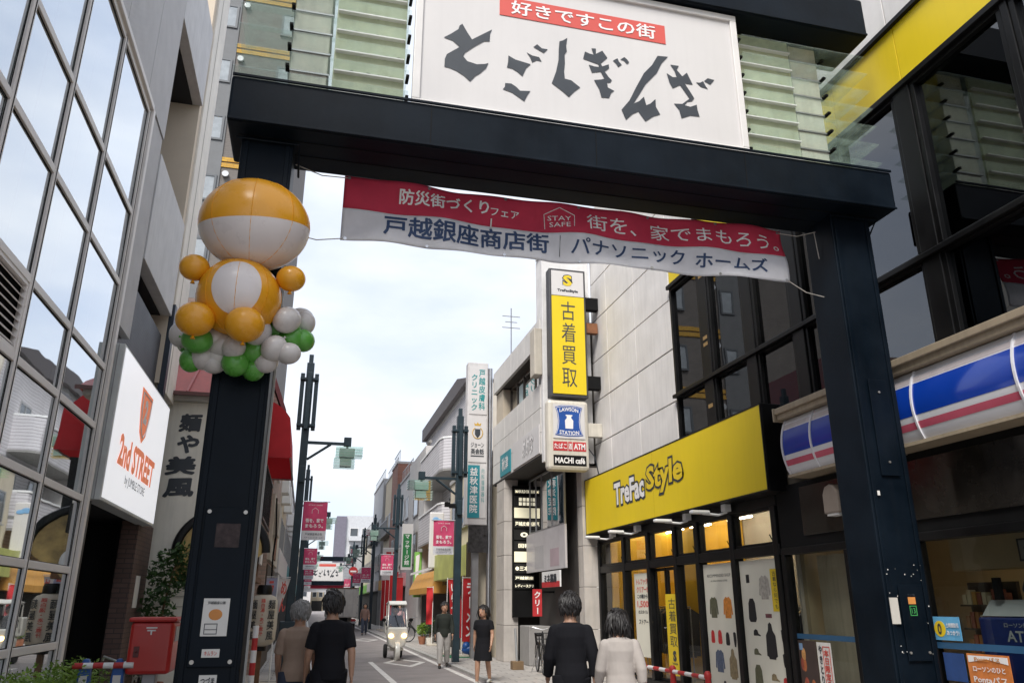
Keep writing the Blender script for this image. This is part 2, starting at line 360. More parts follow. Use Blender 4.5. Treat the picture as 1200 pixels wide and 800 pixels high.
def dusty(key, gl, col, fac):
    """clear plate with a film of pale dust on it"""
    m = gl.copy(); m.name = key; MATS[key] = m; n, l = m.node_tree.nodes, m.node_tree.links
    o = [q for q in n if q.type == 'OUTPUT_MATERIAL'][0]; src = o.inputs[0].links[0].from_socket; d = n.new('ShaderNodeBsdfDiffuse'); d.inputs[0].default_value = tuple(col) + (1,); t = n.new('ShaderNodeBsdfTranslucent'); t.inputs[0].default_value = tuple(col) + (1,)
    a = n.new('ShaderNodeMixShader'); a.inputs[0].default_value = .5; x = n.new('ShaderNodeMixShader'); geo = n.new('ShaderNodeNewGeometry'); nt = n.new('ShaderNodeTexNoise'); nt.inputs['Scale'].default_value = 6; nt.inputs['Detail'].default_value = 6
    mr = n.new('ShaderNodeMapRange'); mr.inputs[1].default_value = .35; mr.inputs[2].default_value = .75; mr.inputs[3].default_value = fac * .5; mr.inputs[4].default_value = fac * 1.7
    l.new(geo.outputs['Position'], nt.inputs['Vector']); l.new(nt.outputs['Fac'], mr.inputs[0]); l.new(mr.outputs[0], x.inputs[0]); l.new(d.outputs[0], a.inputs[1]); l.new(t.outputs[0], a.inputs[2]); l.new(src, x.inputs[1]); l.new(a.outputs[0], x.inputs[2]); l.new(x.outputs[0], o.inputs[0]); return m
LGLASS = dusty('dusty_louver_glass', glass('louver_glass', (.965, .985, .975), 1.42, .02, (.9, 1, .95)), (.62, .76, .68), .11)
DGLASS = glass('tinted_window_glass', (.16, .15, .15), 1.62, .05, (.9, .93, .97), wob=.02)
SGLASS = glass('shop_glass', (.86, .88, .87), 1.45, .0)
FGLASS = glass('facade_glass', (.80, .86, .86), 2.1, .50, (.93, .97, 1.0), wob=.035)
# far windows are opaque reflective panes
WINDK = M('far_window_glass', (.05, .06, .07), .08, 0, var=.3, scale=.8, spec=.9)
GOLD = M('gold_print', (.60, .36, .05), .5)
PINK = cloth_mat('pole_banner_pink', (.70, .09, .20), .7, .2, .2, 8)
# ------------------------------------------------------------------ ground
ASPH = M('asphalt', (.25, .225, .218), .85, var=.22, scale=1.1, bump=.5, bscale=120)
m_, n_, l_, b_ = nodes_of('asphalt')
PAVE = brick_mat('paving', (.46, .43, .40), (.38, .355, .33), (.2, .19, .17), .60, .30, 'xy', .8, .05, .4)
GROUND = M('ground_concrete', (.16, .155, .15), .9, var=.2, bump=.3)
struct('ground', MB().box(-1500, 1500, -400, 2600, -.5, -.085), GROUND)
struct('road', MB().box(.12, 3.98, -30, 420, -.08, -.06), ASPH)
LEFT_WALK, RIGHT_WALK = -.02, 4.12
struct('pavement_left', MB().box(-6, LEFT_WALK, -30, 420, -.08, 0), PAVE)
struct('pavement_right', MB().box(RIGHT_WALK, 12, -30, 420, -.08, 0), PAVE)
KERB = M('kerb_stone', (.40, .39, .37), .8, var=.15, bump=.3)
for x0, x1, nm in ((LEFT_WALK, .12, 'kerb_left'), (3.98, RIGHT_WALK, 'kerb_right')):
    k = thing(nm, None, None, (x0, 0, -.08)); k['kind'] = 'structure'
    me0 = None
    for i in range(60):
        y = 8 + i * .9
        if me0 is None:
            o0 = part('kerbstone', MB().box(x0 + .004, x1 - .002, y, y + .892, -.079, .006), KERB, k, bevel=.012); me0 = o0.data
        else:
            o = o0.copy(); COL.objects.link(o); o.parent = k; o.location = (0, i * .9, 0)
PAINT = M('road_paint', (.62, .60, .57), .75, var=.22, scale=6)
def marking(nm, mb): return struct(nm, mb, PAINT)
marking('centre_line', MB().box(1.93, 2.07, 17.4, 25.2, -.060, -.056))
marking('edge_line_right', MB().box(3.72, 3.86, 6, 120, -.060, -.056))
marking('edge_line_left', MB().box(.26, .40, 6, 120, -.060, -.056))
dm = MB(); ctr, hx, hy, w = Vector((2.95, 24.7, 0)), .62, 1.75, .17
o4 = [(0, -hy), (hx, 0), (0, hy), (-hx, 0)]; i4 = [(0, -hy + .5), (hx - w, 0), (0, hy - .5), (-hx + w, 0)]
for i in range(4):
    j = (i + 1) % 4; dm.prism([(ctr.x + a, ctr.y + b) for a, b in (o4[i], o4[j], i4[j], i4[i])], 'xy', -.060, -.056)
marking('diamond_marking', dm)
dm = MB()
for i in range(4):
    j = (i + 1) % 4; dm.prism([(ctr.x + a, ctr.y + 16 + b) for a, b in (o4[i], o4[j], i4[j], i4[i])], 'xy', -.060, -.056)
marking('diamond_marking', dm)
MH = M('manhole_iron', (.09, .085, .08), .6, .5, bump=.4, bscale=60)
#struct('manhole_cover', MB().lathe([(.0, -.061), (.32, -.061), (.32, -.055), (0, -.055)], (3.3, 20.6, 0), 28), MH)

# ------------------------------------------------------------------ the street gate
def quadpoly(pts, Y): return [(on_y(x, y, Y).x, on_y(x, y, Y).z) for x, y in pts]
ZA = lambda p: [(480 + x / 5.335, y / 5.335) for x, y in p]
ZB = lambda p: [(670 + x / 5.333, 30 + y / 5.333) for x, y in p]
KANA = [ZA([(330,152),(360,205),(390,250),(450,220),(515,188),(503,215),(500,262),(465,262),(400,298),(345,335),(335,355),(360,385),(420,405),(470,403),(493,397),(478,430),(440,462),(410,480),(378,513),(340,478),(290,445),(250,428),(217,420),(220,370),(232,342),(270,320),(312,297),(270,258),(213,237),(260,213),(305,185),(312,163)]),
 ZA([(617,350),(660,375),(757,405),(728,430),(705,480),(670,450),(640,432),(608,425),(615,390)]), ZA([(597,522),(635,525),(665,545),(690,570),(755,572),(735,600),(716,637),(680,610),(640,582),(582,560),(595,545)]),
 ZA([(730,330),(765,350),(808,360),(825,388),(795,380),(765,393),(752,360)]), ZA([(797,280),(825,305),(863,312),(838,335),(810,318),(773,297)]),
 ZA([(985,240),(978,290),(982,325),(968,345),(970,400),(965,450),(970,495),(1010,505),(1066,550),(1030,575),(995,610),(950,570),(888,523),(915,450),(930,380),(932,310),(936,262),(960,255)]),
 ZB([(122,145),(150,147),(150,180),(190,160),(222,205),(180,240),(190,258),(230,245),(233,270),(205,290),(230,325),(250,345),(240,360),(220,360),(225,390),(265,410),(245,425),(233,455),(185,452),(170,400),(138,343),(180,340),(203,335),(180,292),(125,297),(105,247),(140,258),(168,262),(165,245),(110,225),(70,210),(82,165),(110,178),(135,185)]),
 ZB([(285,207),(295,230),(312,247),(290,263),(275,240),(256,222)]), ZB([(328,200),(345,215),(358,233),(345,245),(325,222),(302,215)]),
 ZB([(535,192),(600,198),(560,240),(530,300),(460,370),(430,420),(385,490),(420,475),(450,447),(465,500),(490,490),(522,462),(525,510),(552,558),(510,570),(460,602),(440,575),(415,540),(380,555),(338,592),(310,528),(360,470),(400,390),(450,300),(500,250)]),
 ZB([(615,247),(668,255),(655,280),(690,320),(718,297),(755,372),(705,365),(735,410),(765,458),(750,475),(720,480),(705,500),(740,510),(780,497),(785,530),(798,572),(740,565),(685,582),(670,530),(637,490),(690,492),(720,470),(735,460),(700,410),(675,375),(630,395),(610,360),(592,300),(630,325),(655,325),(640,285)]),
 ZB([(820,350),(835,380),(850,400),(805,385),(775,357),(800,360)]), ZB([(848,332),(890,343),(865,372),(825,350)])]
KANA = [quadpoly(p, 7.2) for p in KANA]
GX0, GX1 = -1.13, 6.62
def kana_mb(fx, fz, Y):
    mb = MB()
    for p in KANA: mb.add([(fx(x), Y, fz(z)) for x, z in p], [tuple(range(len(p)))])
    return mb
gate = thing('street_gate', 'dark navy gate arching over the near end of the street, balloons on one pillar', 'gate', (2.75, 7.5, 0))
PL0, PL1, PR0, PR1, PY0, PY1 = -1.0, -.485, 5.89, 6.44, 7.4, 7.93
def pillar(x0, x1, inner):
    p = part('pillar', MB().box(x0, x1, PY0, PY1, 0, 6.12), NAVY, gate, bevel=.012)
    # raised side plates and vertical trim
    part('pillar_trim', MB().box(x0 + .03, x0 + .075, PY0 - .018, PY0 - .002, .25, 6.08).box(x1 - .075, x1 - .03, PY0 - .018, PY0 - .002, .25, 6.08), NAVY, p, bevel=.004)
    part('base_plate', MB().box(x0 - .04, x1 + .04, PY0 - .04, PY1 + .04, 0, .10), NAVY, p, bevel=.01)
    part('gusset_frame', MB().tube([(x0 - .05, PY0 - .05, 6.06), (x1 + .06, PY0 - .05, 6.06), (x1 + .06, PY0 + .1, 5.92), (x1 + .06, PY0 + .3, 5.88)], .012, 6), NAVY, p)
    return p
pl = pillar(PL0, PL1, PL1); pr = pillar(PR0, PR1, PR0)
part('edge_strip', MB().box(PL1 + .001, PL1 + .02, PY1 - .05, PY1 + .005, .3, 5.6), M('edge_white', (.5, .49, .46), .6, streak=.5), pl)
lb = part('lower_beam', MB().box(GX0, GX1, 7.1, 7.95, 6.1, 6.62), NAVY, gate, bevel=.03)
part('beam_lip', MB().box(GX0 + .01, GX1 - .01, 7.075, 7.098, 6.605, 6.635).box(GX0 + .01, GX1 - .01, 7.08, 7.098, 6.10, 6.125), NAVY, lb, bevel=.005)
sj = MB()
for x in (.9, 2.75, 4.6): sj.box(x - .004, x + .004, 7.0955, 7.0985, 6.13, 6.60)
for y in (7.35, 7.62): sj.box(GX0 + .1, GX1 - .1, y - .004, y + .004, 6.094, 6.0985)
part('panel_seam', sj, BLACKM, lb)
ub = part('upper_beam', MB().box(GX0 - .02, GX1 + .02, 7.1, 7.87, 8.66, 9.26), NAVY, gate, bevel=.03)
part('beam_lip', MB().box(GX0, GX1, 7.08, 7.098, 8.665, 8.69), NAVY, ub)
# the sign board
sb = part('sign_board', MB().box(.72, 4.70, 7.2, 7.55, 6.66, 8.60), SIGNW, gate)
part('sign_frame', MB().ring('xz', .69, 4.73, 6.63, 8.64, .085, 7.165, 7.24), FRAMEW, sb, bevel=.008)
part('red_strip', MB().box(1.66, 3.745, 7.192, 7.199, 8.035, 8.305), REDP, sb)
text(sb, '好きですこの街', '-y', (2.705, 7.192, 8.172), 1.82, .20, WHITEP, .018)
me = kana_mb(lambda x: x, lambda z: z, 7.194); part('brush_lettering', me, INK, sb)
# glass louvres at both ends of the sign with their supports
ACR = M('weathered_acrylic', (.74, .77, .60), .6, var=.18, scale=5, streak=.35)
mA, nA, lA, bA = nodes_of('weathered_acrylic'); tA = nA.new('ShaderNodeBsdfTranslucent'); tA.inputs[0].default_value = (.72, .76, .58, 1); xA = nA.new('ShaderNodeMixShader'); xA.inputs[0].default_value = .5; lA.new(bA.outputs[0], xA.inputs[1]); lA.new(tA.outputs[0], xA.inputs[2]); lA.new(xA.outputs[0], nA['Material Output'].inputs[0])
DIRT = M('algae_dirt', (.10, .11, .06), .9, var=.5)
for side in (0, 1):
    mir = (lambda x: x) if side == 0 else (lambda x: 5.49 - x)
    lo = part('louvre_post', MB().box(mir(-.62), mir(-.22), 7.52, 7.84, 6.62, 8.66), M('beige_post', (.62, .59, .50), .6, streak=.3), gate, bevel=.01)
    bb = MB()
    for k in range(7):
        z = 6.80 + k * .268
        bb.box(mir(-.64), mir(-.20), 7.50, 7.86, z, z + .02)
    part('post_clip', bb, GALV, lo)
    ap = part('light_panel', MB().box(mir(-.16), mir(.62), 7.46, 7.50, 6.64, 8.64), ACR, gate)
    rl = MB()
    for k in range(7):
        z = 6.82 + k * .268; rl.box(mir(-.15), mir(.61), 7.405, 7.459, z, z + .016)
    part('panel_ledge', rl, WHITEP, ap)
    dd = MB()
    for k in range(7):
        z = 6.838 + k * .268
        for _ in range(26):
            x = mir(-.12 + .7 * random.random() ** .7); r = random.uniform(.006, .022); dd.ball((x, 7.457, z + random.uniform(-.004, .03)), (r * 1.5, .003, r), 6, 4)
    part('dirt', dd, DIRT, ap, kind='stuff')
    for k in range(7):
        z = 6.83 + k * .268
        sl_ = part('glass_slat', MB().box(mir(-1.16), mir(.655), 7.24, 7.98, z, z + .012), LGLASS, gate)
        part('bracket', MB().box(mir(.63), mir(.665), 7.30, 7.44, z - .03, z - .002).box(mir(-.66), mir(-.62), 7.42, 7.54, z - .03, z - .002), BLACKM, sl_)
# fittings on the pillars
BOLT = M('zinc_bolt', (.45, .43, .40), .4, .7)
PAPER = M('paper', (.72, .70, .66), .8, var=.06)
acc = part('access_panel', MB().box(-.905, -.535, PY0 - .032, PY0 - .019, 1.06, 2.36), NAVY, pl, bevel=.006)
bm_ = MB()
for x, z in ((-.87, 2.32), (-.57, 2.32), (-.87, 1.10), (-.57, 1.10)): bm_.lathe([(.018, -.012), (.018, 0), (0, .0)], (x, PY0 - .032, z), 10, 'y')
part('bolt', bm_, BOLT, acc, True)
part('meter_window', MB().box(-.80, -.60, PY0 - .036, PY0 - .0325, 2.02, 2.22), M('meter_glass', (.045, .03, .03), .45, var=.6, scale=14, spec=.2), acc)
part('notice', MB().box(-.83, -.62, PY0 - .037, PY0 - .0325, 1.30, 1.60), PAPER, acc)
nt_ = MB().ring('xz', -.805, -.70, 1.315, 1.40, .006, PY0 - .040, PY0 - .0375).box(-.80, -.705, PY0 - .040, PY0 - .0375, 1.35, 1.355)
part('notice_print', nt_, INK, acc)
part('notice_print', MB().ball((-.725, PY0 - .0375, 1.47), (.055, .002, .045), 14, 8), M('orange_print', (.62, .25, .06), .6), acc)
text(acc, '戸越銀座公園', '-y', (-.725, PY0 - .0372, 1.565), .14, .025, INK, .01)
part('sticker', MB().box(-.80, -.66, PY0 - .037, PY0 - .0325, 1.135, 1.20), PAPER, acc)
text(acc, 'キムラン', '-y', (-.73, PY0 - .0372, 1.167), .10, .035, REDP, .01)
st = part('sticker', MB().box(-.80, -.66, PY0 - .024, PY0 - .0185, .90, 1.00), PAPER, pl)
text(acc, 'つづま', '-y', (-.73, PY0 - .0245, .955), .11, .055, INK, .03)
# right pillar notices
part('notice', MB().box(5.92, 6.02, PY0 - .026, PY0 - .0185, 1.36, 1.62), M('old_paper', (.55, .52, .47), .8), pr)
nb = part('notice', MB().box(6.13, 6.25, PY0 - .026, PY0 - .0185, 1.43, 1.67), PAPER, pr)
part('notice_print', MB().box(6.145, 6.235, PY0 - .030, PY0 - .0265, 1.555, 1.625), M('orange_print', None), nb)
part('notice_print', MB().ring('xz', 6.15, 6.235, 1.44, 1.54, .008, PY0 - .030, PY0 - .0265), M('green_print', (.05, .30, .08), .6), nb)
text(nb, '13', '-y', (6.192, PY0 - .0265, 1.49), .045, .055, M('green_print', None), .015)
text(nb, 'チップ魚', '-y', (6.19, PY0 - .0265, 1.648), .09, .022, INK, .02)
sc = MB()
for _ in range(34):
    x, z = random.uniform(5.93, 6.41), random.uniform(1.05, 2.0); s = random.uniform(.003, .011); sc.box(x, x + s, PY0 - .0215, PY0 - .0185, z, z + s * random.uniform(.6, 1.6))
part('paint_chip', sc, PAPER, pr, kind='stuff')
part('cover_plate', MB().box(6.06, 6.30, PY0 - .028, PY0 - .019, 2.9, 4.0).box(6.05, 6.34, PY0 - .028, PY0 - .019, 1.0, 1.75), NAVY, pr, bevel=.004)
b2 = MB()
for x, z in ((6.18, 3.85), (6.18, 3.05), (6.08, 1.08), (6.31, 1.08)): b2.lathe([(.013, -.012), (.013, 0), (0, 0)], (x, PY0 - .028, z), 10, 'y')
part('bolt', b2, BOLT, pr, True)
part('sticker', MB().box(5.97, 6.0, PY0 - .024, PY0 - .0185, 2.68, 2.73), PAPER, pr)

# ------------------------------------------------------------------ the banner hung under the lower beam
BX0, BX1, BY = .06, 5.46, 7.78
def bwave(x, z):
    t = (x - BX0) / (BX1 - BX0)
    return BY + .030 * math.sin(t * 17 + z * 1.5) + .018 * math.sin(t * 41 + z * 5) + .035 * math.sin(t * 5.2) * (6.02 - z) + .02 * math.sin(t * 23 - z * 9)
def bedge(x, top):
    t = (x - BX0) / (BX1 - BX0); return (6.02 - .02 * math.sin(math.pi * t) - .012 * abs(math.sin(t * 12))) if top else (5.25 + .03 * t * t + .012 * abs(math.sin(t * 12 + 1)))
def bpt(x, v): z = bedge(x, False) + (bedge(x, True) - bedge(x, False)) * v; return (x, bwave(x, z), z)
ban = thing('street_banner', 'long red and white cloth banner hung below the near gate beam', 'banner', (2.76, BY, 5.25))
def bgrid(v0, v1, n):
    mb = MB(); nx = 130
    for i in range(nx + 1):
        for j in range(n + 1): mb.v.append(bpt(BX0 + (BX1 - BX0) * i / nx, v0 + (v1 - v0) * j / n))
    mb.f = [(i * (n + 1) + j, (i + 1) * (n + 1) + j, (i + 1) * (n + 1) + j + 1, i * (n + 1) + j + 1) for i in range(nx) for j in range(n)]
    return mb
SPLIT = .49
o = part('white_cloth', bgrid(0, SPLIT, 10), BANWHT, ban, True); o2 = part('red_cloth', bgrid(SPLIT, 1, 10), BANRED, ban, True)
for q in (o, o2):
    s_ = q.modifiers.new('thick', 'SOLIDIFY'); s_.thickness = .003; s_.offset = 0
def ban_text(s, x0, x1, v0, v1, mat, bold):
    vs, fs = text2d(s, bold); mb = MB()
    for x, y, lay in vs:
        p = bpt(x0 + (x1 - x0) * x, v0 + (v1 - v0) * y); mb.v.append((p[0], p[1] - .006 - lay, p[2]))
    mb.f = list(fs); part('lettering', mb, mat, ban)
bx = lambda px: on_y(px, 250, BY).x
ban_text('防災街づくり', bx(467), bx(573), .66, .90, WHITEP, .022); ban_text('フェア', bx(575), bx(609), .66, .78, WHITEP, .012)
ban_text('街を、家でまもろう。', bx(686), bx(908), .58, .86, WHITEP, .004)
ban_text('戸越銀座商店街', bx(450), bx(643), .12, .46, NAVYP, .022); ban_text('パナソニック', bx(668), bx(799), .14, .42, NAVYP, .012); ban_text('ホームズ', bx(811), bx(890), .14, .40, NAVYP, .02)
ban_text('STAY', bx(642), bx(668), .70, .78, WHITEP, .0); ban_text('SAFE', bx(644), bx(667), .59, .67, WHITEP, .0)
def ban_line(pts, wd, mat):
    mb = MB()
    for (xa, va), (xb, vb) in zip(pts, pts[1:]):
        a, b = Vector(bpt(xa, va)), Vector(bpt(xb, vb)); mb.tube([a - Vector((0, .006, 0)), b - Vector((0, .006, 0))], wd, 4)
    part('print_line', mb, mat, ban)
ban_line([(bx(639), .55), (bx(638), .80), (bx(655), .92), (bx(672), .80), (bx(671), .60)], .005, WHITEP); ban_line([(bx(655.5), .10), (bx(655.5), .44)], .004, INK)
gm = MB()
for i in range(7):
    x = BX0 + .05 + (BX1 - BX0 - .1) * i / 6
    for v in (.035, .965):
        p = bpt(x, v); gm.lathe([(.008, -.006), (.018, -.006), (.018, .004), (.008, .004)], p, 10, 'y')
part('grommet', gm, STEEL, ban)
rope = M('rope', (.45, .42, .38), .9)
for xa, va, xb, zb, nm in ((BX0 + .04, .965, PL1 + .02, 6.03, 0), (BX0 + .04, .035, PL1 + .02, 5.22, 0), (BX1 - .04, .965, PR0 - .01, 6.0, 0), (BX1 - .04, .035, PR0 - .01, 5.12, 0)):
    a, b = Vector(bpt(xa, va)), Vector((xb, 7.7, zb)); mid = (a + b) / 2 - Vector((0, 0, .05)); part('tie_rope', MB().tube([a, mid, b], .006, 5), rope, ban)
part('tie_rope', MB().tube([(5.86, 7.7, 6.0), (5.84, 7.66, 5.8), (5.87, 7.68, 5.62)], .006, 5), rope, ban)
sp = MB(); p1, p2 = bpt(bx(576), .60), bpt(bx(576), .47); sp.tube([(p1[0], p1[1] - .02, p1[2]), (p2[0], p2[1] - .02, p2[2])], .009, 5); part('white_tie', sp, WHITEP, ban)

# ------------------------------------------------------------------ balloon decoration on the left pillar
VIN = lambda k, c: M(k, c, .28, var=.05, scale=3, spec=.6)
ORB, WHB, GRB, WHB2 = VIN('orange_vinyl', (.80, .36, .015)), VIN('white_vinyl', (.74, .68, .66)), VIN('green_balloon', (.10, .36, .05)), VIN('white_balloon', (.60, .57, .55))
infl = thing('inflatable_balloon', 'big plain orange and white inflatable balloons tied to the gate pillar', 'balloon', (-.74, 7.0, 3.75))
def seams(c, r, n, mat, name='seam'):
    mb = MB()
    for k in range(n):
        a = math.pi * k / n; mb.tube([(c[0] + r[0] * 1.003 * math.cos(t) * math.cos(a), c[1] + r[1] * 1.003 * math.cos(t) * math.sin(a), c[2] + r[2] * 1.003 * math.sin(t)) for t in [2 * math.pi * i / 36 for i in range(37)]], .004, 4, False)
    return mb
def half_ball(c, r, cond, grow=1.006):
    """faces of an ellipsoid for which cond(unit position) holds"""
    t = MB().ball((0, 0, 0), 1, 72, 48); mb = MB(); used = {}
    for f in t.f:
        m = sum((Vector(t.v[i]) for i in f), Vector()) / len(f)
        if cond(m): mb.add([(c[0] + t.v[i][0] * r[0] * grow, c[1] + t.v[i][1] * r[1] * grow, c[2] + t.v[i][2] * r[2] * grow) for i in f], [tuple(range(len(f)))])
    return mb
hc, hr = (-.735, 7.0, 4.93), (.50, .40, .44); bc, br = (-.80, 7.02, 4.20), (.37, .33, .36)
h = part('upper_balloon', MB().ball(hc, hr, 40, 28), ORB, infl, True); part('seam', seams(hc, hr, 4, ORB), ORB, h, True)
def patch(c, r, fn, nu, nv):
    mb = MB()
    for i in range(nu + 1):
        for j in range(nv + 1):
            u = fn(i / nu, j / nv).normalized(); mb.v.append((c[0] + u.x * r[0] * 1.006, c[1] + u.y * r[1] * 1.006, c[2] + u.z * r[2] * 1.006))
    mb.f = [(i * (nv + 1) + j, (i + 1) * (nv + 1) + j, (i + 1) * (nv + 1) + j + 1, i * (nv + 1) + j + 1) for i in range(nu) for j in range(nv)]; return mb
def lowcap(u, v):
    a = 2 * math.pi * u; top = -.10 + .16 * math.sin(a + .6); lat = -math.pi / 2 + (math.asin(top) + math.pi / 2) * v; return Vector((math.cos(lat) * math.cos(a), math.cos(lat) * math.sin(a), math.sin(lat)))
o = part('white_panel', patch(hc, hr, lowcap, 72, 24), WHB, h, True)
b = part('lower_balloon', MB().ball(bc, br, 40, 28), ORB, infl, True); part('seam', seams(bc, br, 4, ORB), ORB, b, True)
part('white_panel', patch(bc, br, lambda u, v: Vector((.56 * v * math.cos(2 * math.pi * u), -math.sqrt(max(.0, 1 - (.56 * v * math.cos(2 * math.pi * u)) ** 2 - (.70 * v * math.sin(2 * math.pi * u)) ** 2)), .70 * v * math.sin(2 * math.pi * u))), 48, 14), WHB, b, True)
for c, r in (((-1.20, 6.95, 4.42), .12), ((-.36, 6.95, 4.40), .12), ((-1.12, 6.85, 3.90), .15), ((-.70, 6.78, 3.86), .155)):
    q = part('small_balloon', MB().ball(c, (r * 1.1, r, r), 24, 16), ORB, infl, True); part('knot', MB().lathe([(.006, 0), (.022, -.03), (.004, -.035)], (c[0], c[1], c[2] - r), 8), ORB, q, True)
gar = thing('balloon_garland', 'bunch of small green and white balloons round the gate pillar', 'balloons', (-.74, 7.1, 3.4))
spots = [(213,392,'w'),(222,402,'g'),(231,398,'g'),(240,392,'w'),(238,418,'w'),(225,421,'g'),(251,397,'w'),(256,418,'w'),(274,407,'w'),(276,425,'g'),(285,390,'w'),(300,389,'w'),(299,411,'g'),(297,433,'g'),(302,389,'w'),(312,424,'w'),(320,387,'g'),(321,408,'w'),(338,381,'g'),(341,397,'g'),(338,414,'w'),(352,375,'w'),(356,379,'w'),(355,399,'g'),(262,404,'w'),(250,425,'w'),(336,375,'w')]
for i, (px, py, c) in enumerate(spots):
    Y = 7.16 + .10 * math.sin(i * 2.1) if px < 345 and px > 225 else 7.36 + .1 * math.sin(i)
    p = on_y(px, py, Y); r = .112 + .012 * math.sin(i * 3.7); ax = Matrix.Rotation(i * 1.3, 3, 'X') @ Matrix.Rotation(i * .7, 3, 'Y')
    q = part('balloon', MB().ball(p, (r, r, r * 1.12), 20, 14, ax), GRB if c == 'g' else WHB2, gar, True)
    e = p + ax @ Vector((0, 0, -r * 1.12)); part('knot', MB().cyl(e, e + (e - p).normalized() * .02, .007, .012, 7), GRB if c == 'g' else WHB2, q, True)
# ------------------------------------------------------------------ right: the yellow-fronted shop building
XW = 7.05
rb = thing('shop_building', 'grey stone panelled building with black windows and yellow bands, two shops below', 'building', (9, 11, 0))
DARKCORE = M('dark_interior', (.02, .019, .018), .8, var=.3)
YM = [14.22, 12.90, 12.62, 11.38, 11.12, 10.0, 9.72, 8.45, 7.22, 7.02, 5.5, 4.0, 2.5, 1.0]
Z_SILL2, Z_SILL, Z_HEAD, Z_YTOP = 4.38, 5.58, 7.93, 8.90
part('wall_core', MB().box(9.6, 13, -4, 19.15, 0, 12.2).box(7.6, 9.6, -4, 14.25, 8.95, 12.2).box(7.25, 9.6, 14.26, 19.15, 4.6, 12.2), DARKCORE, rb)
part('floor_slab', MB().box(7.1, 9.6, -4, 14.25, 4.05, 4.36).box(7.1, 9.6, -4, 14.25, 8.3, 8.94).box(7.4, 9.59, -4, 14.25, 5.0, 5.2), DARKCORE, rb)
# stone panels, each its own piece
STONE = M('stone_panel', (.74, .715, .69), .55, var=.10, scale=1.4, bump=.05, bscale=60, streak=.16)
cols = [19.12, 17.95, 16.15, 14.27]; rows = [4.45, 5.50, 6.62, 7.72, 8.86, 9.98, 11.1, 12.2]
sw = part('stone_wall', MB().box(7.10, 7.24, 14.27, 19.14, 4.4, 12.2), M('joint_grey', (.06, .05, .042), .9), rb)
for a, b in zip(cols, cols[1:]):
    for z0, z1 in zip(rows, rows[1:]):
        d = random.uniform(0, .004); part('stone_panel', MB().box(7.05 + d, 7.099, b + .014, a - .014, z0 + .014, z1 - .014), STONE, sw, bevel=.006)
for a, b in ((14.25, 10.6), (10.6, 7.2), (7.2, 3.8), (3.8, .4)):
    for z0, z1 in ((8.97, 10.05), (10.05, 11.15), (11.15, 12.2)):
        part('stone_panel', MB().box(7.05 + random.uniform(0, .004), 7.59, b + .008, a - .008, z0 + .008, z1 - .008), STONE, sw, bevel=.006)
# yellow spandrel
for a, b in ((14.25, 12.76), (12.76, 11.25), (11.25, 9.86), (9.86, 8.45), (8.45, 7.12), (7.12, 5.6), (5.6, 4), (4, 2), (2, -1)):
    part('yellow_panel', MB().box(7.06, 7.09, b + .006, a - .006, Z_HEAD + .07, Z_YTOP), YELLOW, rb, bevel=.004)
part('cornice', MB().box(7.0, 7.2, -4, 14.25, Z_YTOP + .003, Z_YTOP + .065), BLACK, rb)
# window bays
bays = [(14.20, 12.93), (12.60, 11.40), (11.10, 10.03), (9.75, 8.55), (8.45, 7.26), (6.98, 5.55), (5.45, 4.05), (3.9, 2.4), (2.3, .8)]
BLIND = M('roller_blind', (.30, .27, .24), .8, var=.1, streak=.2)
for i, (a, b) in enumerate(bays):
    w = part('window', MB().ring('yz', b, a, Z_SILL, Z_HEAD, .07, 7.02, 7.16), BLACK, rb, bevel=.008)
    part('pane', MB().box(7.09, 7.10, b + .07, a - .07, Z_SILL + .07, Z_HEAD - .07), DGLASS, w)
    if i in (1, 2, 5, 6): part('blind', MB().box(7.28, 7.29, b + .03, a - .03, Z_SILL + (.1 if i != 2 else .9), Z_HEAD), BLIND, w)
    w2 = part('window', MB().ring('yz', b, a, Z_SILL2, Z_SILL - .004, .06, 7.03, 7.15), BLACK, rb, bevel=.006)
    part('pane', MB().box(7.09, 7.10, b + .06, a - .06, Z_SILL2 + .06, Z_SILL - .066), DGLASS, w2)
mull = MB()
for (a, b), (c, d) in zip(bays, bays[1:]): mull.box(7.0, 7.22, c + .002, b - .002, Z_SILL2, Z_HEAD)
part('mullion', mull, BLACK, rb, bevel=.01)
part('sill', MB().box(6.95, 7.019, .8, 14.22, Z_SILL - .05, Z_SILL + .02).box(6.97, 7.018, .8, 14.22, Z_SILL2 - .03, Z_SILL2 + .03).box(6.96, 7.019, .8, 14.22, Z_HEAD - .02, Z_HEAD + .065), BLACK, rb, bevel=.008)
labm = MB()
for z in (5.0, 6.2, 6.33, 7.6): labm.box(7.0 - .006, 7.0 - .001, 12.68, 12.84, z, z + .07)
part('sticker', labm, M('old_label', (.28, .18, .07), .8), rb)
# yellow shop sign
ys = thing('shop_sign', 'long yellow fascia sign with outlined black and white lettering over the shop', 'sign', (6.9, 14.8, 3.2))
part('sign_face', MB().box(6.70, 6.715, 10.68, 19.02, 3.21, 4.54), YELLOW, ys)
part('sign_case', MB().box(6.716, 7.045, 10.66, 19.04, 3.19, 4.56), BLACK, ys, bevel=.01)
part('sign_trim', MB().ring('yz', 10.66, 19.04, 3.19, 4.56, .025, 6.695, 6.7145), BLACK, ys)
part('panel_seam', MB().box(6.6965, 6.6995, 14.85, 14.854, 3.22, 4.53), M('seam_yellow', (.45, .32, .01), .6), ys)
cA, cB = on_x(727, 575, 6.7), on_x(816, 555, 6.7)
yL, yR = 17.02, 13.42; zc = 3.93; HH = .50
def up(X, Y): return X, Y
ym = yL - (yL - yR) * .50
wp = lambda c: (lambda X, Y: (X, Y + .05 * math.sin(X * 3)))
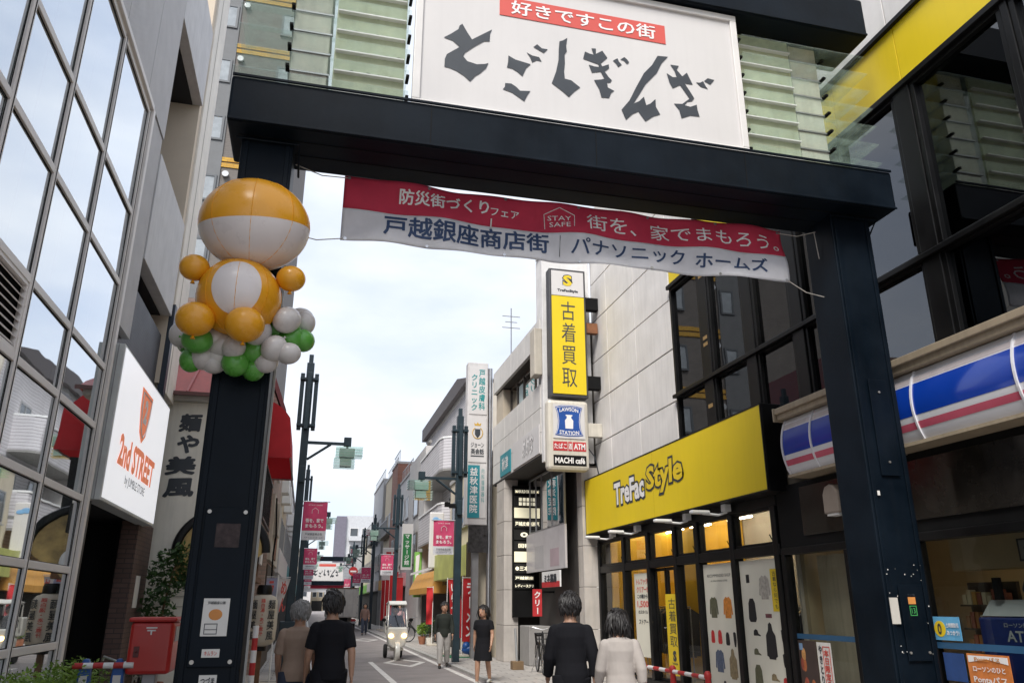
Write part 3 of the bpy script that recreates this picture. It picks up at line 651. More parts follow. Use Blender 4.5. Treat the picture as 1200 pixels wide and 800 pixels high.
for bold, mat_, pr_ in ((.085, INK, .006), (.035, WHITEP, .010)): text(ys, 'TreFac', '-x', (6.7, (yL + ym) / 2 + .03, zc), yL - ym - .1, HH, mat_, bold, proud=pr_, pad=(.10 if bold > .05 else 0))
for bold, mat_, pr_ in ((.085, INK, .008), (.035, YELL2, .012)): text(ys, 'Style', '-x', (6.7, (ym + yR) / 2, zc + .03), ym - yR - .1, HH + .10, mat_, bold, proud=pr_, pad=(.10 if bold > .05 else 0), slant=.08)
# the clothing shop front under it
sf = thing('clothing_shop_front', 'black framed glass shop front with garment posters under the yellow sign', 'shop front', (7.2, 14.9, 0))
CONC = M('pilaster_stone', (.30, .28, .26), .8, var=.2, bump=.2)
vx = [19.0, 17.40, 16.02, 14.70, 13.75, 12.45, 11.10]
part('frame', MB().box(7.0, 7.16, 11.0, 19.1, 3.02, 3.188).box(7.0, 7.16, 11.0, 19.1, 2.28, 2.44).box(7.0, 7.16, 11.0, 19.1, 0, .10), BLACK, sf, bevel=.01)
pm = MB()
for y in vx: pm.box(6.99, 7.17, y - .07, y + .07, .10, 3.019)
part('post', pm, BLACK, sf, bevel=.01)
part('downpipe', MB().cyl((6.98, 19.10, 0), (6.98, 19.10, 3.15), .05), WHITE, sf, True)
for a, b in zip(vx, vx[1:]):
    t_ = part('transom_window', MB().ring('yz', b + .075, a - .075, 2.445, 3.015, .04, 7.03, 7.12), BLACK, sf)
    part('pane', MB().box(7.075, 7.083, b + .115, a - .115, 2.485, 2.975), SGLASS, t_)
    part('stay', MB().tube([(7.06, b + .16, 2.50), (7.03, b + .19, 2.60)], .009, 5), BLACKM, t_)
    if (a, b) != (vx[2], vx[3]):
        part('shop_window', MB().box(7.075, 7.083, b + .07, a - .07, .10, 2.28), SGLASS, sf)
# glass sliding doors
dA, dB = vx[2] - .07, vx[3] + .07
for a, b in ((dA, (dA + dB) / 2 + .02), ((dA + dB) / 2 - .02, dB)):
    d = part('door', MB().ring('yz', b, a, .10, 2.27, .06, 7.10, 7.15), BLACK, sf); part('pane', MB().box(7.12, 7.127, b + .06, a - .06, .16, 2.21), SGLASS, d)
# interior
SHOPW = M('shop_wall_white', (.52, .46, .38), .8); SHOPY = M('shop_wall_yellow', (.74, .44, .02), .6, var=.05)
part('interior_wall', MB().box(9.55, 9.6, 11.0, 19.1, 0, 4.0).box(7.25, 9.55, 10.95, 11.0, 0, 4.0), SHOPW, sf)
part('interior_side_wall', MB().box(7.35, 9.54, 19.05, 19.1, 0, 4.0).box(9.5, 9.54, 16.4, 19.04, 0, 4.0).box(8.4, 8.5, 16.3, 17.6, 0, 3.2), SHOPY, sf)
part('ceiling', MB().box(7.2, 9.6, 11.0, 19.1, 3.5, 3.55), SHOPW, sf); part('shop_floor', MB().box(7.17, 9.6, 11.0, 19.1, 0, .02), M('shop_floor', (.25, .2, .15), .5), sf)
LAMP = emit('shop_tube', (1, .88, .68), 16.0)
for y in (11.9, 13.4, 15.2, 17.0, 18.4):
    part('tube_lamp', MB().cyl((7.95, y, 3.30), (7.95, y + 1.0, 3.30), .022, n=8), LAMP, sf); part('tube_lamp', MB().cyl((8.9, y - .3, 3.30), (8.9, y + .7, 3.30), .022, n=8), LAMP, sf)
for y in (12.1, 12.9, 14.3, 15.6):
    lp = part('spot_lamp', MB().cyl((7.55, y, 3.30), (7.6, y, 3.18), .05, .06), BLACKM, sf); part('lens', MB().ball((7.602, y, 3.175), .045, 10, 8), emit('spot_lens', (1, .9, .7), 14.0), lp)
# clothes rails
GC = [M('cloth_%d' % i, c, .9) for i, c in enumerate([(.03, .03, .035), (.10, .09, .08), (.22, .18, .12), (.05, .06, .09), (.30, .27, .24), (.08, .05, .04)])]
for y0, y1, x in ((16.2, 18.6, 8.0), (13.9, 15.3, 8.2), (11.5, 13.4, 8.6)):
    rk = part('clothes_rail', MB().cyl((x, y0, 1.5), (x, y1, 1.5), .015).cyl((x, y0, .02), (x, y0, 1.5), .015).cyl((x, y1, .02), (x, y1, 1.5), .015), GREY, sf)
    y = y0 + .08
    while y < y1 - .05:
        L = random.uniform(.7, 1.0); wv = random.uniform(.2, .26)
        part('garment', MB().prism([(x - wv, 1.36), (x - .06, 1.47), (x + .06, 1.47), (x + wv, 1.36), (x + wv * .9, 1.45 - L), (x - wv * .9, 1.45 - L)], 'xz', y, y + .05), random.choice(GC), rk); y += .11
# garment posters behind the glass
POST = M('poster_cream', (.70, .68, .58), .6, var=.04)
def garment(kind, cy, cz, s):
    p = {'jacket': [(-.5, .55), (-.2, .75), (0, .68), (.2, .75), (.5, .55), (.62, -.35), (.44, -.4), (.38, .1), (.40, -.6), (-.40, -.6), (-.38, .1), (-.44, -.4), (-.62, -.35)],
         'hood': [(-.45, .4), (-.22, .65), (-.16, .95), (0, 1.05), (.16, .95), (.22, .65), (.45, .4), (.5, -.6), (.34, -.65), (.30, -.75), (-.30, -.75), (-.34, -.65), (-.5, -.6)],
         'cap': [(-.5, 0), (-.42, .35), (-.1, .5), (.25, .42), (.42, .1), (.8, -.05), (.8, -.15), (.3, -.1), (-.45, -.12)],
         'glove': [(-.25, .5), (-.05, .6), (.2, .5), (.25, -.1), (.12, -.6), (-.12, -.6), (-.22, -.1)], 'box': [(-.4, .5), (.4, .5), (.4, -.5), (-.4, -.5)],
         'bag': [(-.42, .45), (-.22, .75), (.22, .75), (.42, .45), (.5, -.55), (.35, -.75), (-.35, -.75), (-.5, -.55)], 'strip': [(-.6, .2), (.6, .2), (.6, -.2), (-.6, -.2)]}[kind]
    return [(7.0605, cy - x * s, cz + y * s) for x, y in p]
CG = {k: M('print_' + k, c, .6, var=.35, scale=18) for k, c in dict(camo=(.12, .12, .07), orange=(.62, .22, .03), black=(.012, .012, .014), red=(.55, .03, .03), blue=(.10, .13, .2), khaki=(.28, .22, .12), grey=(.45, .42, .37), maroon=(.16, .05, .06)).items()}
def poster(y0, y1, z0, z1, items, head=None):
    p = part('poster', MB().box(7.062, 7.068, y0, y1, z0, z1), POST, sf)
    for i, (kind, col, fy, fz, s) in enumerate(items):
        part('printed_garment', MB().flat([(x - .001 * (i % 2) - .0005, a, b) for x, a, b in garment(kind, y1 - fy * (y1 - y0), z1 - fz * (z1 - z0), s)]), CG[col], p)
    return p
pA = poster(12.55, 13.66, .2, 2.24, [('jacket', 'camo', .27, .37, .26), ('jacket', 'orange', .72, .37, .26), ('bag', 'red', .17, .60, .14), ('bag', 'red', .40, .60, .15), ('bag', 'black', .64, .61, .14), ('glove', 'black', .86, .61, .2), ('jacket', 'blue', .34, .80, .27), ('hood', 'khaki', .75, .82, .27), ('cap', 'black', .45, .965, .1)])
text(pA, 'RECOMMENDED SHOP', '-x', (7.0615, 13.1, 2.04), .84, .05, INK, 0, proud=.002)
text(pA, 'ALL KINDS OF BRAND CLOTHES', '-x', (7.0615, 13.1, 1.95), .6, .028, INK, 0, proud=.002)
pB = poster(11.2, 12.36, .2, 2.24, [('box', 'black', .20, .14, .13), ('jacket', 'grey', .62, .22, .27), ('bag', 'black', .25, .38, .24), ('strip', 'maroon', .66, .42, .15), ('cap', 'black', .30, .56, .16), ('hood', 'black', .66, .62, .30), ('glove', 'black', .95, .56, .16), ('cap', 'camo', .27, .70, .16), ('bag', 'camo', .27, .87, .24), ('cap', 'khaki', .66, .87, .17), ('cap', 'red', .92, .88, .14), ('glove', 'black', .94, .73, .16)])
part('yellow_strip', MB().box(7.057, 7.0605, 11.22, 11.44, 1.45, 2.08), YELL2, pB)
text(pB, '古着なら何でも', '-x', (7.056, 11.33, 1.77), .10, .56, INK, 0, True, proud=.002)
pC = part('poster', MB().box(7.062, 7.068, 16.12, 16.95, .5, 2.2), POST, sf)
for s_, z, w, h, m_ in (('トレファク', 2.02, .6, .13, REDP), ('クリアー!!', 1.86, .6, .13, REDP), ('1,500', 1.55, .6, .16, REDP), ('この棚から', 1.72, .55, .09, INK), ('のスタイル', 1.4, .5, .08, INK), ('ストアー', 1.2, .5, .10, INK)): text(pC, s_, '-x', (7.0615, 16.53, z), w, h, m_, .03, proud=.002)
nb_ = part('yellow_poster', MB().box(7.055, 7.061, 14.80, 15.36, .25, 1.75), YELL2, sf)
text(nb_, '古着買取', '-x', (7.0545, 15.08, 1.22), .32, .90, INK, .0, True, proud=.002); text(nb_, 'S', '-x', (7.0545, 15.08, .60), .16, .20, INK, .07, proud=.002); text(nb_, 'TreFacStyle', '-x', (7.0545, 15.08, .46), .24, .05, INK, .03, proud=.002)
# spotlights that hang under the fascia
for i, y in enumerate((17.75, 16.25, 13.85, 12.35)):
    t_ = thing('sign_spotlight', 'white arm spotlight under the yellow fascia sign', 'lamp', (6.8, y, 3.0), 'spotlights under the yellow fascia')
    part('arm', MB().tube([(6.9, y, 3.188), (6.9, y, 3.05), (6.75, y, 3.0), (6.45, y, 3.02)], .022, 8), WHITE, t_, True)
    part('lamp_head', MB().obox((6.40, y, 3.04), (.34, .13, .06)), WHITE, t_, bevel=.02); part('bracket', MB().box(6.84, 6.96, y - .07, y + .07, 3.06, 3.186), WHITE, t_, bevel=.006)

# ------------------------------------------------------------------ right: the convenience store
cs = thing('store_sign', 'bulged white fascia sign with blue and pink stripes above the store', 'sign', (6.85, 5, 3.3))
prof = lambda t: 6.70 - .10 * math.sin(math.pi * t) ** .8
def band(y0, y1, t0, t1, off, n=8):
    mb = MB()
    for k in range(n + 1):
        t = t0 + (t1 - t0) * k / n; z = 3.33 + .80 * t; mb.v += [(prof(t) - off, y0, z), (prof(t) - off, y1, z)]
    mb.f = [(2 * k, 2 * k + 1, 2 * k + 3, 2 * k + 2) for k in range(n)]; return mb
SW = M('sign_plastic_white', (.74, .74, .77), .18, var=.03, coat=.4); SBL = M('sign_plastic_blue', (.005, .045, .36), .15, var=.05, coat=.4); SPK = M('sign_plastic_pink', (.62, .12, .18), .2, coat=.4); SGR = M('sign_plastic_grey', (.52, .47, .48), .25, coat=.3)
yy = [10.02, 9.33, 8.62, 7.36, 5.95, 4.5, 3.0, 1.4]
for a, b in zip(yy, yy[1:]):
    pz = part('sign_panel', band(b + .015, a - .015, 0, 1, 0, 12), SW, cs, True)
    part('blue_stripe', band(b + .015, a - .015, .34, .80, .003), SBL, pz, True); part('pink_stripe', band(b + .015, a - .015, .15, .25, .003), SPK, pz, True); part('grey_stripe', band(b + .015, a - .015, .82, .90, .003), SGR, pz, True)
part('sign_rib', (lambda mb: [mb.prism([(prof(t) - .02, 3.33 + .8 * t) for t in [k / 10 for k in range(11)]] + [(6.72, 4.13), (6.72, 3.33)], 'xz', y - .013, y + .013) for y in yy] and mb)(MB()), SW, cs)
part('sign_case', MB().box(6.705, 7.04, 1.4, 10.03, 3.34, 4.12), BLACKM, cs)
part('gutter', MB().box(6.60, 7.04, 1.38, 10.08, 4.14, 4.30).box(6.56, 6.6, 1.38, 10.08, 4.22, 4.31), TAN, cs, bevel=.01); part('gutter_cap', MB().box(6.55, 7.04, 10.082, 10.12, 4.12, 4.32), TAN, cs, bevel=.006)
part('lower_edge', MB().box(6.66, 7.0, 1.4, 10.05, 3.29, 3.328), TAN, cs)
cf = thing('convenience_store', 'dark framed convenience store front with posters and a cash machine inside', 'shop front', (7.2, 6, 0))
part('fascia_panel', MB().box(7.0, 7.2, .8, 10.95, 2.36, 3.28), BLACKM, cf)
part('upper_panel', MB().box(6.97, 6.998, 8.7, 10.3, 2.5, 3.2).box(6.97, 6.998, 6.2, 8.4, 2.5, 3.2).box(6.97, 6.998, 4.2, 6.0, 2.5, 3.2), M('smoked_panel', (.02, .017, .014), .12, var=.4), cf, bevel=.006)
vz = [10.92, 9.42, 8.15, 6.3, 4.5, 2.7, .9]
part('frame', MB().box(6.98, 7.14, .8, 10.95, 2.26, 2.358).box(6.98, 7.14, .8, 10.95, 0, .12), BLACK, cf, bevel=.008)
pm = MB()
for y in vz: pm.box(6.985, 7.13, y - .05, y + .05, .12, 2.259)
part('post', pm, BLACK, cf, bevel=.008)
for a, b in zip(vz, vz[1:]): part('shop_window', MB().box(7.06, 7.068, b + .05, a - .05, .12, 2.26), SGLASS, cf)
part('blue_film', MB().box(7.052, 7.058, .95, 10.87, 1.08, 1.15), M('blue_film', (.03, .10, .20), .4), cf)
SWALL = M('store_wall', (.42, .33, .20), .7); part('interior_wall', MB().box(9.3, 9.35, .8, 10.9, 0, 3.0).box(7.3, 9.3, 10.85, 10.94, 0, 3.0), SWALL, cf); part('ceiling', MB().box(7.21, 9.35, .8, 10.94, 2.95, 3.0), SWALL, cf); part('store_floor', MB().box(7.15, 9.35, .8, 10.9, 0, .02), SHOPW, cf)
for y in (3.0, 5.6, 7.9): part('tube_lamp', MB().cyl((7.9, y, 2.88), (8.9, y, 2.88), .02, n=8), emit('store_tube', (1, .82, .55), 16.0), cf)
CURT = M('pale_back_panel', (.50, .43, .31), .7, streak=.25); part('back_panel', MB().box(7.45, 7.47, 9.75, 10.75, .1, 2.25), CURT, cf); part('back_panel', MB().box(7.6, 7.62, 9.35, 9.72, .1, 2.1), SWALL, cf)
cab = part('wall_cabinet', MB().box(7.9, 8.2, 5.6, 8.6, 1.95, 2.55), SWALL, cf, bevel=.01); part('cabinet_door', MB().box(7.885, 7.899, 7.15, 8.55, 1.97, 2.53).box(7.885, 7.899, 5.65, 7.1, 1.97, 2.53), SWALL, cab, bevel=.006)
part('handle', MB().box(7.87, 7.884, 7.2, 7.4, 2.0, 2.03).box(7.87, 7.884, 6.85, 7.05, 2.0, 2.03), GREY, cab)
# goods shelf
gs = part('goods_shelf', MB().box(7.75, 7.8, 7.55, 8.25, 1.0, 1.8).box(7.6, 7.75, 7.55, 8.25, 1.0, 1.02).box(7.6, 7.75, 7.55, 8.25, 1.27, 1.29).box(7.6, 7.75, 7.55, 8.25, 1.53, 1.55), M('shelf_dark', (.05, .035, .02), .6), cf)
GD = [M('goods_%d' % i, c, .4) for i, c in enumerate([(.5, .28, .06), (.35, .16, .05), (.6, .5, .3), (.3, .08, .04)])]
for z in (1.02, 1.29, 1.55):
    for k in range(9): y = 7.58 + k * .073; h_ = random.uniform(.10, .2); part('packet', MB().box(7.62, 7.70, y, y + .055, z, z + h_), random.choice(GD), gs)
mb_ = part('menu_board', MB().box(7.56, 7.58, 5.9, 7.25, 2.0, 2.24), M('menu_black', (.03, .03, .03), .5), cf); part('menu_face', MB().box(7.553, 7.559, 5.93, 7.22, 2.02, 2.22), M('menu_grey', (.25, .24, .22), .6), mb_)
it = MB()
for k in range(12): it.box(7.549, 7.5525, 6.0 + k * .1, 6.06 + k * .1, 2.05 + .05 * (k % 2), 2.10 + .05 * (k % 2))
part('menu_items', it, INK, mb_); text(mb_, '電気チャージ', '-x', (7.551, 6.6, 2.19), .5, .04, INK, .02, proud=.002)
atm = thing('cash_machine', 'blue and grey cash machine standing inside the store window', 'cash machine', (7.55, 6.85, 0))
ABL = M('atm_blue', (.010, .022, .11), .35); AGR = M('atm_grey', (.30, .32, .32), .4)
part('body', MB().box(7.22, 7.85, 6.45, 7.62, .02, 1.42), ABL, atm, bevel=.02); part('hood', MB().prism([(7.25, 1.43), (7.85, 1.43), (7.85, 1.60), (7.40, 1.60)], 'xz', 6.46, 7.60), AGR, atm, bevel=.015)
part('topper', MB().prism([(6.52, 1.61), (7.05, 1.61), (7.10, 1.70), (7.05, 1.80), (6.62, 1.82), (6.52, 1.76)], 'yz', 7.34, 7.42), M('atm_topper', (.02, .03, .06), .4), atm, bevel=.02)
text(atm, 'ATM', '-x', (7.34, 6.80, 1.71), .30, .10, AGR, .02); text(atm, 'ATM', '-x', (7.22, 7.10, 1.235), .34, .11, AGR, .02); text(atm, 'ローソン銀行', '-x', (7.22, 7.10, 1.345), .36, .05, AGR, .01)
part('divider', MB().box(7.30, 7.36, 7.35, 7.42, 1.6, 1.83), BLACKM, atm)
# posters on the store glass
pf = [(8.09, 7.70, 1.17, 1.42, (.12, .38, .62), 'zero_poster'), (8.02, 7.72, .75, 1.04, (.02, .06, .2), 'drink_poster'), (7.68, 7.12, .60, 1.05, (.62, .20, .05), 'orange_poster'), (10.85, 10.42, .35, 1.06, (.06, .04, .035), 'food_poster'), (10.40, 10.08, .35, 1.05, PAPER, 'paper_poster'), (9.36, 9.14, .35, 1.05, (.03, .04, .07), 'snack_poster')]
for a, b, z0, z1, c, nm in pf:
    p = part(nm, MB().box(7.04, 7.046, b, a, z0, z1), c if not isinstance(c, tuple) else M(nm + '_ink', c, .5, var=.2, scale=8), cf)
    cy = (a + b) / 2
    if nm == 'zero_poster':
        part('print', MB().lathe([(0, -.002), (.085, -.002), (.085, 0), (0, 0)], (7.038, a - .09, 1.29), 24, 'x'), YELL2, p); text(p, '0', '-x', (7.035, a - .09, 1.29), .06, .12, INK, .02); text(p, '土時間取引', '-x', (7.038, b + .11, 1.33), .18, .05, WHITEP, .02); text(p, 'あつかう!', '-x', (7.038, b + .11, 1.25), .18, .05, WHITEP, .02)
    if nm == 'orange_poster':
        part('print', MB().prism([(b + .02, .96), (cy, 1.0), (a - .02, .96), (a - .02, 1.03), (b + .02, 1.03)], 'yz', 7.036, 7.039), WHITEP, p); text(p, 'Pontaパス', '-x', (7.035, cy, 1.0), .34, .045, M('orange_print', None), .02); text(p, 'ローソンのひと', '-x', (7.038, cy, .90), .42, .055, WHITEP, .02); text(p, 'Pontaパス', '-x', (7.038, cy, .80), .44, .07, WHITEP, .02)
    if nm in ('food_poster', 'snack_poster'):
        for k in range(7):
            part('print', MB().ball((7.0395, b + (a - b) * random.uniform(.15, .85), z0 + (z1 - z0) * random.uniform(.08, .8)), (.002, .05, .09), 12, 8), M('food_%d' % (k % 3), [(.45, .14, .05), (.55, .28, .10), (.36, .08, .05)][k % 3], .5, var=.4, scale=20), p)
        part('print', MB().box(7.0365, 7.0395, a - .11, a - .03, z1 - .13, z1 - .04), M('label_blue', (.2, .32, .5), .5), p)
    if nm == 'paper_poster':
        text(p, 'やきとり', '-x', (7.038, a - .08, .76), .08, .5, INK, .03, True); part('print', MB().ring('yz', b + .03, b + .19, .42, 1.0, .012, 7.036, 7.039), REDP, p); text(p, '本日限定品', '-x', (7.038, b + .11, .71), .11, .5, REDP, .03, True)
# small wall lamp between the shops
wl_ = thing('wall_lamp', 'grey rounded wall lamp beside the store fascia', 'lamp', (6.95, 9.35, 2.75))
part('housing', MB().prism([(9.2 + .0, 2.72), (9.2, 2.98), (9.26, 3.08), (9.36, 3.11), (9.46, 3.08), (9.52, 2.98), (9.52, 2.72)], 'yz', 6.80, 6.968), M('lamp_grey', (.30, .25, .21), .4), wl_, bevel=.02); part('glass', MB().box(6.82, 6.96, 9.24, 9.48, 2.69, 2.719), WHITE, wl_)

# ------------------------------------------------------------------ projecting signs above the clothing shop
ps = thing('projecting_sign', 'tall yellow and white projecting sign box with four black characters', 'sign', (6.2, 18.6, 6.6))
part('case', MB().box(5.66, 6.68, 18.47, 18.78, 6.58, 10.14), M('sign_case_dark', (.05, .05, .055), .4), ps, bevel=.02)
part('yellow_face', MB().box(5.72, 6.62, 18.45, 18.469, 6.66, 9.34), YELLOW, ps); part('white_face', MB().box(5.72, 6.62, 18.45, 18.469, 9.36, 10.07), SIGNW, ps)
text(ps, '古着買取', '-y', (6.17, 18.45, 8.02), .40, 2.35, INK, -.004, True)
text(ps, 'S', '-y', (6.17, 18.45, 9.80), .30, .36, INK, .10, proud=.004); text(ps, 'S', '-y', (6.17, 18.45, 9.80), .25, .31, YELL2, .04, proud=.008)
text(ps, 'TreFacStyle', '-y', (6.17, 18.45, 9.50), .58, .10, INK, .05)
part('bracket', MB().box(6.682, 7.05, 18.52, 18.72, 9.05, 9.40).box(6.682, 7.05, 18.52, 18.72, 6.85, 7.20), BLACKM, ps, bevel=.01); part('rust_bracket', MB().box(6.682, 7.02, 18.55, 18.70, 8.40, 8.68), M('rust', (.22, .09, .04), .9, var=.4), ps)
st_ = thing('store_projecting_sign', 'white projecting store sign with blue milk can emblem and red tags', 'sign', (6.1, 18.6, 4.7))
part('case', MB().box(5.56, 6.66, 18.46, 18.78, 4.70, 6.50), M('sign_case_cream', (.62, .58, .50), .45, streak=.3), st_, bevel=.09)
part('white_face', MB().box(5.70, 6.54, 18.44, 18.459, 5.50, 6.38), SIGNW, st_)
LB = M('emblem_blue', (.012, .075, .33), .4); cx, cz = 6.12, 5.94
shape = [(-.36, .36), (-.2, .40), (0, .41), (.2, .40), (.36, .36), (.31, .2), (.29, 0), (.31, -.2), (.37, -.36), (.2, -.38), (0, -.39), (-.2, -.38), (-.37, -.36), (-.31, -.2), (-.29, 0), (-.31, .2)]
part('emblem', MB().prism([(cx + x, cz + z) for x, z in shape], 'xz', 18.434, 18.4395), LB, st_)
part('emblem_line', MB().tube([(cx + x * .93, 18.4335, cz + z * .93) for x, z in shape + shape[:1]], .007, 4, False), WHITEP, st_)
can = [(-.10, -.19), (.10, -.19), (.11, .02), (.06, .08), (.06, .13), (.09, .14), (.09, .165), (-.09, .165), (-.09, .14), (-.06, .13), (-.06, .08), (-.11, .02)]
part('milk_can', MB().prism([(cx + x, cz + z) for x, z in can], 'xz', 18.430, 18.4335), WHITEP, st_)
text(st_, 'LAWSON', '-y', (cx, 18.434, cz + .275), .50, .10, WHITEP, .02, warp=lambda X, Y: (X, Y + .035 * (1 - (X / .25) ** 2))); text(st_, 'STATION', '-y', (cx, 18.434, cz - .28), .52, .10, WHITEP, .02, warp=lambda X, Y: (X, Y - .02 * (1 - (X / .26) ** 2)))
part('red_tag', MB().box(5.70, 6.07, 18.452, 18.459, 5.19, 5.42).box(6.09, 6.19, 18.452, 18.459, 5.19, 5.42).box(6.21, 6.56, 18.452, 18.459, 5.19, 5.42), M('tag_red', (.50, .03, .035), .5), st_)
text(st_, 'たばこ', '-y', (5.885, 18.452, 5.305), .33, .14, WHITEP, .02); text(st_, '酒', '-y', (6.14, 18.452, 5.305), .085, .15, WHITEP, .02); text(st_, 'ATM', '-y', (6.385, 18.452, 5.305), .30, .15, WHITEP, .03)
part('black_tag', MB().box(5.70, 6.56, 18.452, 18.459, 4.82, 5.08), BLACK, st_); text(st_, 'MACHI café', '-y', (6.13, 18.452, 4.95), .78, .15, WHITEP, .03)
part('bracket', MB().box(6.662, 7.05, 18.55, 18.7, 5.6, 5.95), M('sign_case_cream', None), st_, bevel=.01)
part('cable', MB().tube([(6.67, 18.6, 5.3), (6.85, 18.62, 5.1), (6.98, 18.7, 4.6), (7.0, 18.9, 3.3)], .015, 6), INK, st_)
# ------------------------------------------------------------------ right: building with overhanging upper floor
XO = 5.6
mb_ = thing('tiled_building', 'pale tiled building with upper floor overhanging a dark passage', 'building', (7.5, 22, 0))
LTILE = M('pale_tile', (.64, .62, .59), .6, var=.08, streak=.12); JOINT = M('joint_grey', None)
part('wall_core', MB().box(5.70, 11, 19.22, 24.9, 5.25, 7.1).box(7.2, 11, 19.22, 24.9, 0, 5.24).box(6.1, 11, 19.22, 24.9, 7.101, 8.2).box(5.70, 11, 19.22, 24.9, 8.21, 8.95), JOINT, mb_)
fy = [19.24, 20.05, 20.85, 21.65, 22.45, 23.25, 24.05, 24.88]
for z0, z1 in ((5.22, 5.80), (5.80, 6.45), (6.45, 7.10), (8.22, 8.95)):
    for a, b in zip(fy, fy[1:]): part('wall_tile', MB().box(5.60 + random.uniform(0, .004), 5.699, a + .006, b - .006, z0 + .006, z1 - .006), LTILE, mb_, bevel=.005)
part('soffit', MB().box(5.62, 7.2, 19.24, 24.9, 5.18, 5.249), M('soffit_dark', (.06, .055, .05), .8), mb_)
wn_ = part('window', MB().ring('yz', 19.7, 23.9, 7.12, 8.2, .06, 5.95, 6.02).box(5.95, 6.02, 20.95, 21.02, 7.18, 8.14).box(5.95, 6.02, 22.2, 22.27, 7.18, 8.14).box(5.95, 6.02, 23.0, 23.07, 7.18, 8.14), M('bronze_frame', (.12, .10, .085), .4, .3), mb_)
for a, b in ((19.76, 20.95), (21.02, 22.2), (22.27, 23.0), (23.07, 23.84)): part('pane', MB().box(5.98, 5.99, a, b, 7.18, 8.14), glass('sky_pane', (.25, .28, .3), 2.2, .3), wn_)
part('reveal', MB().box(5.72, 6.1, 23.95, 24.88, 7.12, 8.19), BEIGE, mb_)
part('window_decal', MB().box(5.97, 5.975, 22.4, 22.85, 7.4, 8.0), M('pale_decal', (.5, .6, .6), .5), wn_)
# corner tower wall that carries the projecting signs
tw = part('corner_tower', MB().box(5.62, 6.98, 19.03, 19.215, 5.0, 10.75), M('tower_white', (.74, .73, .72), .6, streak=.12), mb_, bevel=.01); part('cap', MB().box(5.58, 7.02, 19.0, 19.5, 10.752, 10.85), WHITE, tw)
part('tower_return', MB().box(5.62, 5.70, 19.216, 19.6, 8.96, 10.75), M('tower_white', None), tw)
# air conditioner on tower edge
ac = part('vent_box', MB().box(5.40, 5.615, 19.05, 19.5, 7.3, 8.6), M('vent_cream', (.55, .50, .42), .6, streak=.3), mb_, bevel=.02)
# fascia logo board and blue notice on the overhang
lg = part('logo_board', MB().box(5.57, 5.598, 19.3, 22.1, 5.26, 6.02), SIGNW, mb_); text(lg, 'めめな', '-x', (5.57, 20.4, 5.66), 1.1, .55, INK, .06, proud=.004, slant=.2); text(lg, 'めめな', '-x', (5.57, 20.4, 5.66), 1.1, .55, WHITEP, .03, proud=.008, slant=.2)
TEAL = M('teal_sign', (.02, .25, .30), .45); tl = part('teal_board', MB().box(5.57, 5.598, 22.4, 23.7, 5.28, 5.95), TEAL, mb_); text(tl, '秋津', '-x', (5.57, 23.05, 5.62), .8, .4, WHITEP, .02)
# columns
for y0, y1, x0, x1, zt in ((23.35, 24.35, 5.62, 6.05, 5.178), (19.05, 19.45, 6.62, 7.19, 4.95)):
    z = 0
    cl = part('column', MB().box(x0 + .02, x1 - .02, y0 + .02, y1 - .02, 0, zt), JOINT, mb_)
    while z < zt - .05:
        z2 = min(z + .98, zt); part('column_stone', MB().box(x0, x1, y0, y1, z + .005, z2 - .005), M('column_stone', (.52, .48, .44), .65, var=.14, scale=2, streak=.2), cl, bevel=.008); z = z2
# passage: set-back dark wall, stack of tenant signs, mirror bay, white board
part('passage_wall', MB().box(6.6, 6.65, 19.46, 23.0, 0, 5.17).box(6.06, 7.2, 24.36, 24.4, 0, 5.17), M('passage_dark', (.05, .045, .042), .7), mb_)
dr = thing('tenant_sign_stack', 'stack of small black and lit white tenant signs in the dark passage', 'sign', (6.2, 23.3, 1.9))
part('frame', MB().box(5.86, 6.56, 23.22, 23.34, 1.2, 4.98), BLACKM, dr)
LITS = emit('lit_sign', (.90, .84, .60), .22); DK = M('tenant_black', (.015, .014, .013), .4)
zs = 4.92
rowsd = [('IMABUILD DECC', 0, .22), (None, 2, .36), ('', 1, .34), ('戸越皮膚科', 0, .30), ('◎', 0, .34), ('回秋', 0, .30), ('', 1, .34), ('●三本舗', 0, .32), ('戸越銀座', 0, .22), ('レディースクリ', 0, .22)]
for s_, k, h in rowsd:
    p = part('sign_plate', MB().box(5.90, 6.52, 23.19, 23.219, zs - h + .02, zs - .02), LITS if k == 1 else DK, dr, bevel=.004)
    if s_ and k == 0: text(p, s_, '-y', (6.2, 23.19, zs - h / 2), min(.55, .13 * len(s_) + .1), h * .42, emit('lit_letter', (.90, .84, .64), .35), .03)
    if k == 2:
        g = MB()
        for i in range(3):
            for j in range(2): g.box(6.04 + i * .12, 6.13 + i * .12, 23.186, 23.189, zs - .31 + j * .13, zs - .21 + j * .13)
        part('lit_cell', g, emit('lit_letter', None, 0), p)
    zs -= h
